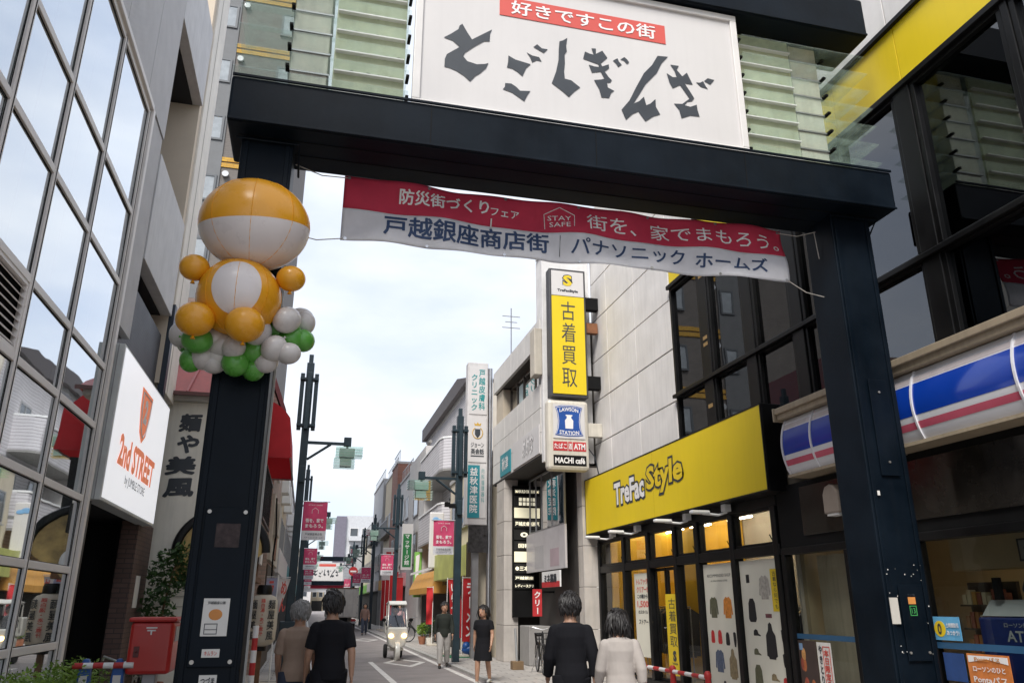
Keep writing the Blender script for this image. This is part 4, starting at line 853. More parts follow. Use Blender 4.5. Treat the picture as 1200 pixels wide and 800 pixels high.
# glazed bay with reflecting panes
by = part('glazed_bay', MB().ring('yz', 19.5, 22.9, 3.5, 5.1, .05, 6.28, 6.33).box(6.28, 6.33, 20.6, 20.64, 3.55, 5.05).box(6.28, 6.33, 21.6, 21.64, 3.55, 5.05).box(6.28, 6.33, 22.2, 22.23, 3.55, 5.05), GREY, mb_)
for a, b in ((19.55, 20.6), (20.64, 21.6), (21.64, 22.2), (22.23, 22.85)): part('pane', MB().box(6.30, 6.31, a, b, 3.55, 5.05), glass('mirror_pane', (.3, .3, .3), 2.6, .35, wob=.05), by)
wb = part('white_board', MB().box(6.22, 6.275, 19.3, 23.0, 2.42, 3.49), M('board_white', (.50, .48, .49), .35, streak=.1), mb_)
part('faint_print', MB().box(6.2165, 6.2195, 19.8, 20.6, 2.5, 2.95), M('faint_pink', (.42, .33, .36), .5), wb); part('faint_print', MB().box(6.2165, 6.2195, 21.2, 22.1, 2.5, 3.1), M('faint_grey', (.42, .41, .42), .5), wb)
ph = thing('pharmacy_sign', 'small red and white pharmacy sign below the white board', 'sign', (6.2, 20.6, 2.0))
part('face', MB().box(6.16, 6.20, 19.6, 21.2, 1.98, 2.38), WHITE, ph); part('red_face', MB().box(6.156, 6.1595, 19.6, 21.2, 1.98, 2.12), M('tag_red', None), ph); text(ph, 'ミネ薬局', '-x', (6.155, 20.4, 2.2), 1.1, .22, INK, .05, proud=.004)
cv = thing('vertical_red_sign', 'narrow red vertical sign with white characters hanging in the passage', 'sign', (6.25, 22.6, 1.2)); part('face', MB().box(5.98, 6.24, 21.5, 21.53, 1.25, 1.95), M('tag_red', None), cv); text(cv, 'クリー', '-y', (6.11, 21.5, 1.6), .17, .58, WHITEP, .03, True); part('bracket', MB().box(6.241, 6.6, 21.505, 21.525, 1.85, 1.9), BLACKM, cv)
part('stone_block', MB().box(5.9, 6.55, 21.6, 22.6, 0, 1.0), M('block_grey', (.28, .27, .26), .8, bump=.2), mb_, bevel=.02)
# two slim bollards
for i, (px, py) in enumerate(((598, 772), (606, 784))):
    p = on_z(px, py); q = thing('wooden_bollard', 'thin wooden post on a timber block beside the passage column', 'bollard', (p.x, p.y, 0), 'slim posts by the passage')
    part('block', MB().box(p.x - .14, p.x + .14, p.y - .14, p.y + .14, 0, .2), M('weathered_wood', (.20, .13, .07), .8, var=.3, bump=.3), q, bevel=.01); part('post', MB().cyl((p.x, p.y, .2), (p.x - .05, p.y, .98), .035, .03), GALV, q, True)
# tall sign tower of the clinics, facing down the street
ct = thing('clinic_sign_tower', 'tall narrow tower of white and teal clinic signs beside a steel pipe', 'sign', (5.15, 24.9, 0))
part('sign_case', MB().box(4.74, 5.44, 24.95, 25.35, 3.95, 9.35), M('case_white', (.60, .58, .57), .5, streak=.2), ct, bevel=.02)
part('post', MB().box(5.0, 5.2, 25.05, 25.25, 0, 3.949), GREY, ct); part('steel_pipe', MB().cyl((5.54, 25.1, 0), (5.54, 25.1, 9.2), .085, n=16), STEEL, ct, True)
for z0, z1, m in ((7.55, 9.2, SIGNW), (5.95, 7.45, SIGNW)): part('white_face', MB().box(4.79, 5.39, 24.93, 24.949, z0, z1), m, ct)
part('teal_face', MB().box(4.79, 5.18, 24.93, 24.949, 4.12 + .05, 5.85), TEAL, ct); part('pale_face', MB().box(5.181, 5.39, 24.93, 24.949, 4.17, 5.85), SIGNW, ct)
TEALP = M('teal_print', (.03, .28, .28), .5)
text(ct, '戸越皮膚科', '-y', (5.22, 24.93, 8.40), .22, 1.4, TEALP, .02, True); text(ct, 'クリニック', '-y', (4.96, 24.93, 8.30), .20, 1.25, TEALP, .02, True)
text(ct, '益秋津医院', '-y', (4.985, 24.93, 5.05), .27, 1.45, WHITEP, .02, True); text(ct, '内科循環器科', '-y', (5.285, 24.93, 5.2), .10, 1.1, TEALP, .0, True)
part('crest', MB().prism([(5.0, 7.05), (5.18, 7.05), (5.18, 6.86), (5.09, 6.74), (5.0, 6.86)], 'xz', 24.926, 24.9295), INK, ct)
part('wreath', MB().tube([(5.09 + .17 * math.cos(a), 24.925, 6.92 + .19 * math.sin(a)) for a in [R(120 + 300 * k / 20) for k in range(21)]], .014, 5), GOLD, ct); part('crown', MB().prism([(4.99, 7.16), (5.19, 7.16), (5.21, 7.26), (5.14, 7.21), (5.09, 7.28), (5.04, 7.21), (4.97, 7.26)], 'xz', 24.926, 24.9295), GOLD, ct)
text(ct, 'ジョーン', '-y', (5.09, 24.93, 6.52), .44, .17, INK, .02); text(ct, '英会話', '-y', (5.09, 24.93, 6.30), .44, .19, INK, .03); part('underline', MB().box(4.87, 5.31, 24.926, 24.9295, 6.13, 6.17), INK, ct)
dk = part('dark_photo_panel', MB().box(4.83, 5.45, 24.90, 24.94, 3.1, 3.94), M('dark_photo', (.03, .028, .03), .3, var=.9, scale=9), ct)

# ------------------------------------------------------------------ generic street building
def facade_building(name, label, side, xf, y0, y1, H, wall, floors=(), depth=7, roofrail=False, win=None, groupdummy=None):
    """side +1: right side of the street (front looks to -x). floors = list of (z0, z1, [(ya,yb),...])"""
    x1 = xf + side * depth
    t = thing(name, label, 'building', (xf + side * depth / 2, (y0 + y1) / 2, 0)); a, b = sorted((xf, x1))
    part('wall', MB().box(a, b, y0, y1, 0, H), wall, t); e = -side
    part('parapet', MB().box(*(sorted((xf + e * .06, x1))), y0 - .02, y1 + .02, H + .002, H + .16), M('parapet_grey', (.42, .41, .40), .7, streak=.2), t, bevel=.01)
    fr = M('window_frame_alu', (.36, .36, .36), .4, .4)
    for z0, z1, ws in floors:
        for ya, yb in ws:
            xa, xb = sorted((xf + e * .004, xf + e * .05)); w = part('window', MB().ring('yz', ya, yb, z0, z1, .06, xa, xb).box(xa, xb, (ya + yb) / 2 - .025, (ya + yb) / 2 + .025, z0 + .06, z1 - .06), fr, t)
            xa, xb = sorted((xf + e * .006, xf + e * .03)); part('pane', MB().box(xa, xb, ya + .06, yb - .06, z0 + .06, z1 - .06), WINDK, w)
            xa, xb = sorted((xf + e * .004, xf + e * .10)); part('sill', MB().box(xa, xb, ya - .05, yb + .05, z0 - .06, z0 - .004), fr, w)
    return t
def shopfront(t, side, xf, y0, y1, H, signmat, letters=None, lm=None, glassy=True, depth=.25):
    e = -side; xa, xb = sorted((xf + e * .004, xf + e * depth)); s_ = part('shop_sign_board', MB().box(xa, xb, y0, y1, H, H + .75), signmat, t, bevel=.01)
    if letters: text(s_, letters, '-x' if side > 0 else '+x', (xf + e * depth, (y0 + y1) / 2, H + .37), min((y1 - y0) * .7, .5 * len(letters)), .38, lm or INK, .02, proud=.005)
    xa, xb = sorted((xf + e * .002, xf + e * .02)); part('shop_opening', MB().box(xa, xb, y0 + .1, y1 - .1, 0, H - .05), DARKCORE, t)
    return s_
# --- cream building with a lime sign board
RIBW = brick_mat('white_siding', (.60, .58, .60), (.57, .55, .57), (.36, .34, .36), 30, .13, 'yz', .6, .12, .5)
RIBX = brick_mat('white_siding_side', (.60, .58, .60), (.57, .55, .57), (.36, .34, .36), 30, .13, 'xz', .6, .12, .5)
c1 = facade_building('cream_building', 'cream two storey building with a pale lime shop sign', 1, 5.62, 25.5, 33.0, 6.3, CREAM, [(4.35, 5.5, [(26.3, 27.0), (28.6, 30.2), (31, 32.4)])])
LIME = M('lime_sign', (.50, .52, .16), .5, var=.25, scale=1.2, streak=.1); ls = part('shop_sign_board', MB().box(5.0, 5.6, 26.2, 33.0, 2.45, 3.45), LIME, c1, bevel=.01); part('sign_end', MB().box(5.02, 5.6, 25.95, 26.19, 2.40, 3.5), M('dark_brown', (.05, .035, .02), .6), ls)
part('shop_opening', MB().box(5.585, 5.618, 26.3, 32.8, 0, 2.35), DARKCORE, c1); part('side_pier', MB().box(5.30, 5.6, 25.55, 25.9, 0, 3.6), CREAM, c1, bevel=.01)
pieces = MB()
for y in (27.6, 29.4, 31.2): pieces.box(5.5, 5.58, y - .05, y + .05, 0, 2.36)
part('post', pieces, CREAM, c1)
for k in range(3):
    part('folded_cloth', MB().box(5.25, 5.5, 26.6 + k * .8, 27.1 + k * .8, .5, 1.7), M('cloth_print_%d' % k, [(.30, .25, .22), (.10, .13, .25), (.34, .10, .10)][k], .9, var=.5, scale=12), c1)
# --- white balcony building
c2 = facade_building('balcony_building', 'white sided building with stacked curved balconies and dark sloping roof', 1, 6.6, 33.2, 48.0, 11.0, RIBW, [(7.9, 9.3, [(34.5, 36), (37.5, 39)]), (5.2, 6.6, [(34.5, 36), (37.5, 39)])])
part('end_wall', MB().box(6.62, 12, 33.1, 33.19, 0, 11.0), M('vent_cream', None), c2)
for z in (7.25, 4.35):
    poly = [(6.6, 34.0), (5.75, 34.0), (5.45, 34.25), (5.35, 34.7), (5.35, 41.0), (6.6, 41.0)]
    b_ = part('balcony', MB().prism(poly, 'xy', z, z + 1.35), RIBW, c2); part('balcony_rim', MB().prism([(x - (.04 if x < 6.5 else 0), y) for x, y in poly], 'xy', z + 1.351, z + 1.43), WHITE, b_); part('balcony_floor', MB().prism(poly, 'xy', z - .1, z - .002), M('soffit_grey', (.25, .24, .23), .8), b_)
part('sloping_roof', MB().prism([(33.0, 11.16), (48.2, 11.16), (48.2, 11.9), (36, 11.9)], 'yz', 6.3, 12), M('dark_roof', (.09, .075, .075), .6), c2)
part('drain_pipe', MB().tube([(5.9, 41.5, 9.9), (5.9, 42.2, 9.9), (5.9, 42.4, 9.6), (5.9, 42.4, 3)], .09, 8), M('soffit_grey', None), c2, True)
part('street_wall', MB().box(5.62, 6.59, 41.2, 48, 0, 9.6), M('pale_wall', (.55, .53, .52), .7, streak=.2), c2)
for z in (6.2, 3.6):
    w = part('window', MB().ring('yz', 43.4, 45.4, z, z + 1.7, .07, 5.56, 5.61), M('bronze_frame', None), c2); part('pane', MB().box(5.58, 5.60, 43.47, 45.33, z + .07, z + 1.63), WINDK, w)
aw = part('orange_awning', MB().prism([(5.3, 2.0), (5.0, 2.0), (5.0, 2.25), (5.35, 2.95), (6.59, 2.95), (6.59, 2.0)], 'xz', 33.4, 41.0), M('orange_board', (.55, .28, .06), .6), c2); text(aw, '蕎', '-y', (5.6, 33.39, 2.55), .4, .5, INK, .0)
part('awning_fringe', (lambda mb: [mb.box(4.97, 4.99, 33.5 + k * .4, 33.8 + k * .4, 2.93, 3.03) for k in range(18)] and mb)(MB()), WHITE, aw)
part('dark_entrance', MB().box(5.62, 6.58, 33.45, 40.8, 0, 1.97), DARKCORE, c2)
gb = part('green_white_board', MB().box(5.25, 5.6, 41.22, 41.6, 1.9, 4.1), M('bright_green', (.22, .50, .10), .5), c2); part('white_swoosh', MB().prism([(5.3, 2.2), (5.5, 2.2), (5.45, 3.2), (5.5, 4.0), (5.3, 3.9)], 'xz', 41.2, 41.219), WHITEP, gb)
# pale blue-white projecting board beside the pole
pb = thing('curved_projecting_sign', 'white projecting sign with a blue cloud mark behind the pink banner', 'sign', (5.1, 33.2, 2.9)); part('face', MB().box(4.75, 5.35, 32.9, 33.05, 2.95, 5.2), SIGNW, pb, bevel=.05); part('cloud_mark', MB().ball((5.0, 32.89, 4.9), (.14, .01, .1), 12, 8).ball((5.15, 32.89, 4.85), (.12, .01, .08), 12, 8), M('sky_blue_print', (.2, .4, .65), .5), pb); part('bracket', MB().box(5.351, 5.64, 32.95, 33.0, 4.6, 4.7), GREY, pb)
# green massage sign
ms = thing('green_vertical_sign', 'green vertical sign with white characters on a white frame', 'sign', (5.1, 45, 3)); q0 = on_x(485, 625, 5.4)
part('case', MB().box(4.9, 5.5, 44.4, 44.6, 3.35, 5.8), SIGNW, ms); part('green_face', MB().box(4.97, 5.43, 44.385, 44.399, 3.5, 5.25), M('sign_green', (.02, .18, .05), .5), ms); text(ms, 'マッサージ館', '-y', (5.2, 44.385, 4.4), .26, 1.6, WHITEP, .02, True); part('bracket', MB().box(5.501, 5.62, 44.45, 44.55, 4.5, 4.7), GREY, ms)
# more buildings down the right side
BRK = brick_mat('far_brick', (.30, .12, .08), (.24, .09, .06), (.25, .2, .17), .22, .07, 'yz', .85, .12, .3)
GRYW = M('grey_wall', (.36, .36, .37), .75, streak=.2); BEI2 = M('sand_wall', (.50, .42, .30), .75, streak=.2); PALE = M('pale_wall', None); PNK = M('pinkish_wall', (.46, .34, .31), .75, streak=.15)
def wins(y0, y1, step, w, z0s, h): return [(z, z + h, [(y + .4, y + .4 + w) for y in [y0 + k * step for k in range(int((y1 - y0) / step))]]) for z in z0s]
rightb = [('street_building', 'white shop house with a pink and green shop board', 5.7, 48.2, 54, 9.2, PALE, (3.9, 6.6), 'p'), ('street_building', 'narrow red brick building beyond the white balconies', 5.5, 54.2, 58, 10.8, BRK, (4.4, 7.2), 'r'),
          ('street_building', 'sand coloured building with roof railing beyond the brick one', 5.8, 58.2, 66, 11.0, BEI2, (4.0, 6.9), 'b'), ('street_building', 'grey apartment house in the right row with railed balconies', 5.6, 66.2, 76, 11.4, GRYW, (4.2, 7.1), 'g'),
          ('street_building', 'cream apartment house in the right row near the second gate', 5.8, 76.2, 90, 8.4, CREAM, (4.2,), 'c'), ('street_building', 'white stepped house at the second gate', 5.9, 90.2, 112, 7.4, PALE, (4.2,), 'w'),
          ('street_building', 'pale far building behind the second gate on the right', 6.2, 112.2, 150, 7.6, GRYW, (4.2,), 'f')]
for nm, lb_, xf, y0, y1, H, wm, zs_, k in rightb:
    t = facade_building(nm, lb_, 1, xf, y0, y1, H, wm, wins(y0, y1, 2.4, 1.4, zs_, 1.3), depth=9)
    sm, lt = {'p': (M('board_pink', (.60, .28, .30), .5), '花の店'), 'r': (M('tag_red', None), None), 'b': (M('orange_board', None), None), 'g': (SIGNW, None), 'c': (M('bright_green', None), None), 'w': (SIGNW, None), 'f': (SIGNW, None)}[k]
    shopfront(t, 1, xf, y0 + .2, y1 - .2, 2.6, sm, None)
    if k in 'bgc':
        for z in zs_[1:]:
            b_ = part('balcony', MB().box(xf - .5, xf - .005, y0 + .4, y1 - .4, z - .5, z - .35), M('soffit_grey', None), t); rl = MB().box(xf - .5, xf - .46, y0 + .4, y1 - .4, z + .55, z + .6)
            y = y0 + .42
            while y < y1 - .4: rl.box(xf - .49, xf - .47, y, y + .02, z - .35, z + .55); y += .16
            part('railing', rl, GALV, b_)
    rr = MB().box(xf + .1, xf + .14, y0, y1, H + .9, H + .95)
    y = y0
    while y < y1: rr.box(xf + .1, xf + .13, y, y + .03, H + .16, H + .9); y += .8
    part('roof_railing', rr, GALV, t)
# white end block standing across the far bend
eb = thing('far_apartment_block', 'white apartment block with a purple grey side closing the far view', 'building', (9, 172, 0))
part('wall', MB().box(7.0, 14, 168, 180, 0, 19), M('far_white', (.55, .56, .58), .7), eb); part('side_wall', MB().box(5.0, 6.99, 167.5, 180, 0, 18.8), M('far_purple', (.17, .16, .20), .8), eb)
for z in (4, 7.5, 11, 14.5):
    for x in (7.8, 10.2): w = part('window', MB().ring('xz', x, x + 1.7, z, z + 2.0, .1, 167.9, 167.99), FRAMEW, eb); part('pane', MB().box(x + .1, x + 1.6, 167.94, 167.98, z + .1, z + 1.9), WINDK, w)
    part('balcony', MB().box(7.6, 13, 166.8, 167.85, z - .6, z + .3), M('far_white', None), eb)

# houses that close the street where it bends
for i, (x0, x1, y, h, wm, lb_) in enumerate(((-6, 1.2, 215, 9.5, PALE, 'small white house closing the far left end of the street'), (1.25, 4.6, 222, 7.6, BEI2, 'small sand coloured house closing the far middle of the street'), (4.65, 10, 218, 10.5, GRYW, 'small grey house closing the far right end of the street'))):
    t = thing('far_house', lb_, 'house', ((x0 + x1) / 2, y + 4, 0)); part('wall', MB().box(x0, x1, y, y + 8, 0, h), wm, t); part('roof', MB().prism([(x0 - .2, h + .002), (x1 + .2, h + .002), ((x0 + x1) / 2, h + 1.6)], 'xz', y - .3, y + 8.3), M('dark_roof', None), t)
    for z in (3.4, 6.0):
        for k in range(int((x1 - x0) / 1.6)): w = part('window', MB().ring('xz', x0 + .4 + k * 1.6, x0 + 1.5 + k * 1.6, z, z + 1.3, .08, y - .06, y - .004), FRAMEW, t); part('pane', MB().box(x0 + .48 + k * 1.6, x0 + 1.42 + k * 1.6, y - .04, y - .02, z + .08, z + 1.22), WINDK, w)
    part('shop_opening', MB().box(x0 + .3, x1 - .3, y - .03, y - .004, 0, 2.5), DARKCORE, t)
# ------------------------------------------------------------------ left: glass fronted shop building
XL = -2.7
gb_ = thing('glass_building', 'glass fronted grey building with ribbed panels and stacked balconies', 'building', (-6, 8, 0))
ALU = M('aluminium_mullion', (.76, .72, .69), .45, .0, var=.06)
vy = [2.6, 3.9, 5.15, 6.38, 7.60, 8.92, 10.50, 10.68]; hz = [.30, 1.11, 1.93, 2.76, 3.65, 4.40, 5.56, 6.60, 8.22]
vys = vy[:-1]
fl = MB()
for i, y in enumerate(vys): fl.box(XL - .10, XL + .014, y - .040, y + .040, .30, 8.22)
cw = part('curtain_wall', fl, ALU, gb_, bevel=.008)
hb = MB()
for z in hz:
    for a, b in zip(vys, vys[1:]): hb.box(XL - .09, XL + .008, a + .041, b - .041, z - .040, z + .040)
part('transom', hb, ALU, cw, bevel=.006)
grv = MB()
for y in vys: grv.box(XL + .015, XL + .018, y - .007, y + .007, .30, 8.22)
part('groove', grv, BLACKM, cw)
for a, b in zip(vys, vys[1:]):
    for z0, z1 in zip(hz, hz[1:]):
        if a < 2: continue
        if abs(z0 - 3.65) < .01 and a in (6.38, 5.15):      # ventilation louvre
            lv = part('louvre', MB().ring('yz', a + .036, b - .036, z0 + .036, z1 - .036, .04, XL - .05, XL), ALU, cw); sm = MB()
            for k in range(8): zz = z0 + .09 + k * .075; sm.prism([(XL - .05, zz + .04), (XL - .01, zz), (XL - .005, zz + .006), (XL - .045, zz + .05)], 'xz', a + .08, b - .08)
            part('slat', sm, ALU, lv); part('louvre_back', MB().box(XL - .08, XL - .06, a + .04, b - .04, z0 + .04, z1 - .04), BLACKM, lv); continue
        tl_ = Matrix.Rotation(R(random.uniform(-.25, .25)), 4, 'Z') @ Matrix.Rotation(R(random.uniform(-.25, .25)), 4, 'Y'); c = Vector((XL - .024, (a + b) / 2, (z0 + z1) / 2))
        part('pane', MB().obox(c, (.008, b - a - .075, z1 - z0 - .075), tl_.to_3x3()), FGLASS, cw)
        part('gasket', MB().ring('yz', a + .041, b - .041, z0 + .041, z1 - .041, .008, XL - .019, XL - .013), BLACKM, cw)
part('frame_edge', MB().box(XL - .12, XL + .05, 10.536, 10.64, .0, 8.30).box(XL - .12, XL + .05, 2.5, 10.53, 8.258, 8.34), ALU, cw, bevel=.008)
part('base_wall', MB().box(XL - .12, XL + .03, 2.5, 10.53, 0, .262), M('base_grey', (.2, .2, .2), .7), gb_)
# inside: slabs, blinds
part('interior_back', MB().box(-6.2, -6.1, 2, 10.6, 0, 8.3).box(-6.1, XL - .13, 10.6, 10.66, 0, 8.3), M('office_wall', (.30, .30, .29), .8), gb_)
part('floor_slab', MB().box(-6.1, XL - .11, 2, 10.6, 3.68, 4.38).box(-6.1, XL - .11, 2, 10.6, 0, .26).box(-6.1, XL - .11, 2, 10.6, 7.95, 8.3), M('slab_grey', (.33, .34, .34), .8), gb_)
BLW = M('white_blind', (.66, .70, .68), .7, var=.04)
for a, b in zip(vys, vys[1:]):
    part('blind', MB().box(XL - .30, XL - .29, a + .03, b - .03, 4.45, 8.1), BLW, gb_)
    if b > 7.2: part('curtain', MB().box(XL - .36, XL - .35, a + .03, b - .03, 1.16 if b > 9 else 1.95, 3.62), M('green_white_curtain', (.40, .46, .42), .7), gb_)
for y in (4.2, 6.8, 9.4): part('tube_lamp', MB().box(-5.4, -4.0, y, y + .06, 3.6, 3.64), emit('office_tube', (1, .95, .85), 3.0), gb_)
# ribbed cladding in panels
RIB = rib_mat('ribbed_grey', (.56, .55, .555), 'Y', .045, .6, .9)
bodyw = part('wall_core', MB().box(-10, -3.02, -2, 11.45, 8.36, 12.2).box(-10, -6.21, -2, 15.4, 0, 8.35).box(-10, -5.2, 11.46, 15.4, 8.36, 16).box(-6.2, -3.02, 10.67, 11.45, 5.5, 8.35), M('core_grey', (.42, .42, .42), .8), gb_)
for a, b in ((-1, 2.5), (2.5, 4.6), (4.6, 6.7), (6.7, 8.8), (8.8, 10.2), (10.2, 11.48)):
    for z0, z1 in ((8.36, 12.2),): part('ribbed_panel', MB().box(-3.0, XL + .02, a + .006, b - .006, z0 + .006, z1 - .006), RIB, bodyw)
part('ribbed_panel', MB().box(-3.0, XL + .0, 10.685, 11.46, 5.1, 8.352), RIB, bodyw)
# balconies: grey slab parapets, dark soffits, beige end walls
SLAB = M('slab_panel', (.54, .535, .54), .6, var=.12, bump=.1, streak=.15); BEI = M('balcony_beige', (.62, .53, .42), .8, var=.05)
for z0, z1 in ((6.36, 8.13), (10.70, 12.4)):
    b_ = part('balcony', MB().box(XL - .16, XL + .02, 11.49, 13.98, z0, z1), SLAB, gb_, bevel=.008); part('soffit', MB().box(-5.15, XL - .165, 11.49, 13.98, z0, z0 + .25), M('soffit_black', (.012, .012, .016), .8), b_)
part('end_wall', MB().box(-5.19, XL - .03, 13.99, 14.2, 5.15, 16), BEI, gb_); part('recess_back', MB().box(-5.19, -5.1, 11.46, 13.98, 5.3, 16), BEI, gb_)
part('brown_wall', MB().box(-5.1, -3.1, 13.9, 13.98, 5.2, 6.35), M('brown_panel', (.12, .06, .04), .6), gb_)
col_ = part('white_pilaster', MB().box(-5.0, XL + .01, 14.21, 15.38, 5.1, 16), M('pilaster_white', (.78, .74, .67), .7, streak=.12), gb_, bevel=.01); part('dark_joint', MB().box(XL + .011, XL + .014, 14.60, 14.64, 5.1, 16), M('pilaster_joint', (.4, .37, .33), .8), col_)
MESH = brick_mat('navy_mesh', (.02, .025, .04), (.015, .02, .03), (.05, .055, .07), .05, .05, 'yz', .5, .2, .5)
part('navy_screen', MB().box(XL - .2, XL - .1, 11.0, 14.0, 4.9, 6.0), MESH, gb_); part('navy_post', MB().box(XL - .04, XL + .06, 14.02, 14.19, 3.2, 6.6), M('navy_post', (.02, .03, .045), .4), gb_)
# dark entrance below the sign box
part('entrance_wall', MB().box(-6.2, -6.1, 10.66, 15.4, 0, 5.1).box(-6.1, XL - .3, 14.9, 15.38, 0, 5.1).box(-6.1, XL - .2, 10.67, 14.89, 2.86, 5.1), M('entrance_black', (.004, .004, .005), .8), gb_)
part('jamb', MB().box(XL - .25, XL, 10.67, 10.92, 0, 2.84), M('jamb_dark', (.03, .028, .028), .5), gb_)
TILE = brick_mat('brown_tile', (.14, .085, .07), (.11, .066, .055), (.06, .045, .04), .22, .075, 'yz', .6, .10, .4)
TILX = brick_mat('brown_tile_end', (.14, .085, .07), (.11, .066, .055), (.06, .045, .04), .22, .075, 'xz', .6, .10, .4)
tp = part('tiled_pier', MB().box(XL - .28, XL - .02, 14.1, 15.35, 0, 2.84), TILE, gb_); part('tile_face', MB().box(XL - .28, XL - .02, 14.085, 14.099, 0, 2.84), TILX, tp)
nt2 = part('notice', MB().box(XL - .019, XL - .012, 14.45, 14.78, 1.5, 2.0), PAPER, tp)
# sign box
SGF = M('white_sign_added_glow', (.74, .74, .76), .35, var=.03); nodes_of('white_sign_added_glow')[3].inputs['Emission Color'].default_value = (.95, .96, 1, 1); nodes_of('white_sign_added_glow')[3].inputs['Emission Strength'].default_value = .28  # slight glow added to the sign face to brighten its shaded side
s2 = thing('shop_sign_box', 'white sign box with orange lettering over the dark entrance', 'sign', (-2.6, 12.5, 2.78))
part('sign_face', MB().box(-2.56, -2.55, 10.77, 14.33, 2.82, 4.77), SGF, s2); part('sign_case', MB().box(XL - .08, -2.561, 10.72, 14.37, 2.78, 4.81), M('case_grey_white', (.55, .57, .56), .45), s2, bevel=.01)
part('case_seam', MB().box(-2.64, -2.63, 10.71, 10.7195, 2.79, 4.80), GREY, s2)
OR_ = M('orange_red_print', (.80, .24, .11), .5); nodes_of('orange_red_print')[3].inputs['Emission Color'].default_value = (.9, .25, .12, 1); nodes_of('orange_red_print')[3].inputs['Emission Strength'].default_value = .16  # letters get a little added glow so they keep up with the face
text(s2, '2nd STREET', '+x', (-2.55, 12.45, 3.52), 2.5, .42, OR_, .045); text(s2, 'by JUMBLE STORE', '+x', (-2.55, 12.5, 3.17), 1.4, .16, INK, .0)
shp = [(a - .55, b * .93 + .13) for a, b in [(12.60, 4.78), (13.40, 4.78), (13.36, 4.45), (13.22, 4.10), (13.0, 3.96), (12.78, 4.10), (12.64, 4.45)]]
sh2 = [(a * .80 + 12.45 * .2, b * .82 + 4.25 * .18) for a, b in shp]
part('emblem', MB().prism(shp, 'yz', -2.549, -2.544), OR_, s2); part('emblem_line', MB().tube([(-2.541, a, b) for a, b in sh2 + sh2[:1]], .012, 4, False), WHITEP, s2); text(s2, '2', '+x', (-2.543, 12.45, 4.28), .24, .36, WHITEP, .06)

# ------------------------------------------------------------------ left: ramen house with red roof
rh = thing('ramen_house', 'cream ramen house with red metal roof and black brush characters', 'building', (-2, 17.5, 0))
OFFW = M('offwhite_plaster', (.80, .76, .66), .8, var=.06, bump=.15, streak=.18); YW = 15.5
part('wall', MB().box(-6, -1.35, YW, 20.3, 0, 5.30), OFFW, rh); part('eave', MB().box(-6, -1.15, YW - .18, 20.4, 5.18, 5.299), M('eave_grey', (.4, .38, .34), .7), rh)
RROOF = M('red_metal_roof', (.40, .085, .075), .4, var=.15, streak=.3)
part('roof', MB().add([(-6, YW - .25, 5.30), (-1.05, YW - .25, 5.30), (-1.05, 20.45, 5.30), (-6, 20.45, 5.30), (-6, YW + 1.2, 6.35), (-1.6, YW + 1.2, 6.35), (-1.6, 19.3, 6.35), (-6, 19.3, 6.35)], [(0, 3, 2, 1), (4, 5, 6, 7), (0, 1, 5, 4), (1, 2, 6, 5), (2, 3, 7, 6), (3, 0, 4, 7)]), RROOF, rh)
for k in range(12):
    x = -5.9 + k * .43
    if x < -1.2: part('roof_rib', MB().tube([(x, YW - .27, 5.33), (min(x, -1.62), YW + 1.2, 6.38)], .022, 5), RROOF, rh)
part('gutter', MB().box(-6, -1.03, YW - .30, YW - .255, 5.26, 5.33), M('gutter_dark', (.12, .05, .045), .5), rh)
def brush(s_, cx, z0, z1, w, mat, Y, parent, bold=.045, sl=.05):
    hs = (z1 - z0) / len(s_)
    for i, ch in enumerate(s_):
        text(parent, ch, '-y', (cx + .03 * math.sin(i * 2.2) - .02 * i, Y, z1 - hs * (i + .5)), w * (1.15 if i > 1 else .85), hs * .86, mat, bold, slant=sl, proud=.006, warp=lambda X, Y: (X, Y + .06 * X))
brush('麺や美風', -2.36, 3.38, 5.0, .46, INK, YW, rh)
text(rh, 'らーめん', '-y', (-1.80, YW, 4.3), .18, 1.2, REDP, .03, True)
arch = part('arch_trim', MB().tube([(-1.55 + .78 * math.cos(a), YW - .03, 2.45 + .72 * math.sin(a)) for a in [R(180 * k / 24) for k in range(25)]], .075, 8, ry=[.05] * 25), BLACK, rh, True)
part('arch_window', MB().prism([(-1.55 + .74 * math.cos(R(180 * k / 20)), 2.45 + .68 * math.sin(R(180 * k / 20))) for k in range(21)] + [(-2.29, 1.95), (-.82 - .54, 1.95)], 'xz', YW - .02, YW - .004), M('food_photo', (.52, .36, .12), .5, var=.6, scale=3), rh)
part('lattice', (lambda mb: [mb.box(-2.3, -1.4, YW - .012, YW - .003, 1.0 + k * .17, 1.012 + k * .17) for k in range(6)] and mb)(MB()), M('siding_line', (.42, .40, .34), .8), rh)
part('door_panel', MB().box(-1.75, -1.40, YW - .05, YW - .004, 0, 1.9), M('panel_pale', (.55, .54, .48), .7), rh, bevel=.008)
pt = part('oval_notice', MB().box(-2.12, -1.82, YW - .03, YW - .013, 1.02, 1.26), PAPER, rh); part('oval', MB().ball((-1.97, YW - .031, 1.13), (.11, .004, .055), 14, 8), M('tag_red', None), pt)
part('plate', MB().lathe([(0, -.01), (.22, -.02), (.24, -.05), (0, -.05)], (-1.55, YW - .02, 2.25), 24, 'y'), WHITE, rh)
bl = thing('black_lantern', 'rough black box lantern hanging by the arched window', 'lantern', (-1.65, 15.2, 2.8)); part('shade', MB().box(-1.68, -1.42, 15.08, 15.34, 2.72, 3.22), M('rough_black', (.02, .02, .019), .9, bump=1.0, bscale=30), bl, bevel=.02); part('hanger', MB().box(-1.57, -1.53, 15.34, YW - .001, 3.1, 3.14).cyl((-1.55, 15.3, 3.1), (-1.55, 15.3, 3.3), .01), BLACKM, bl)
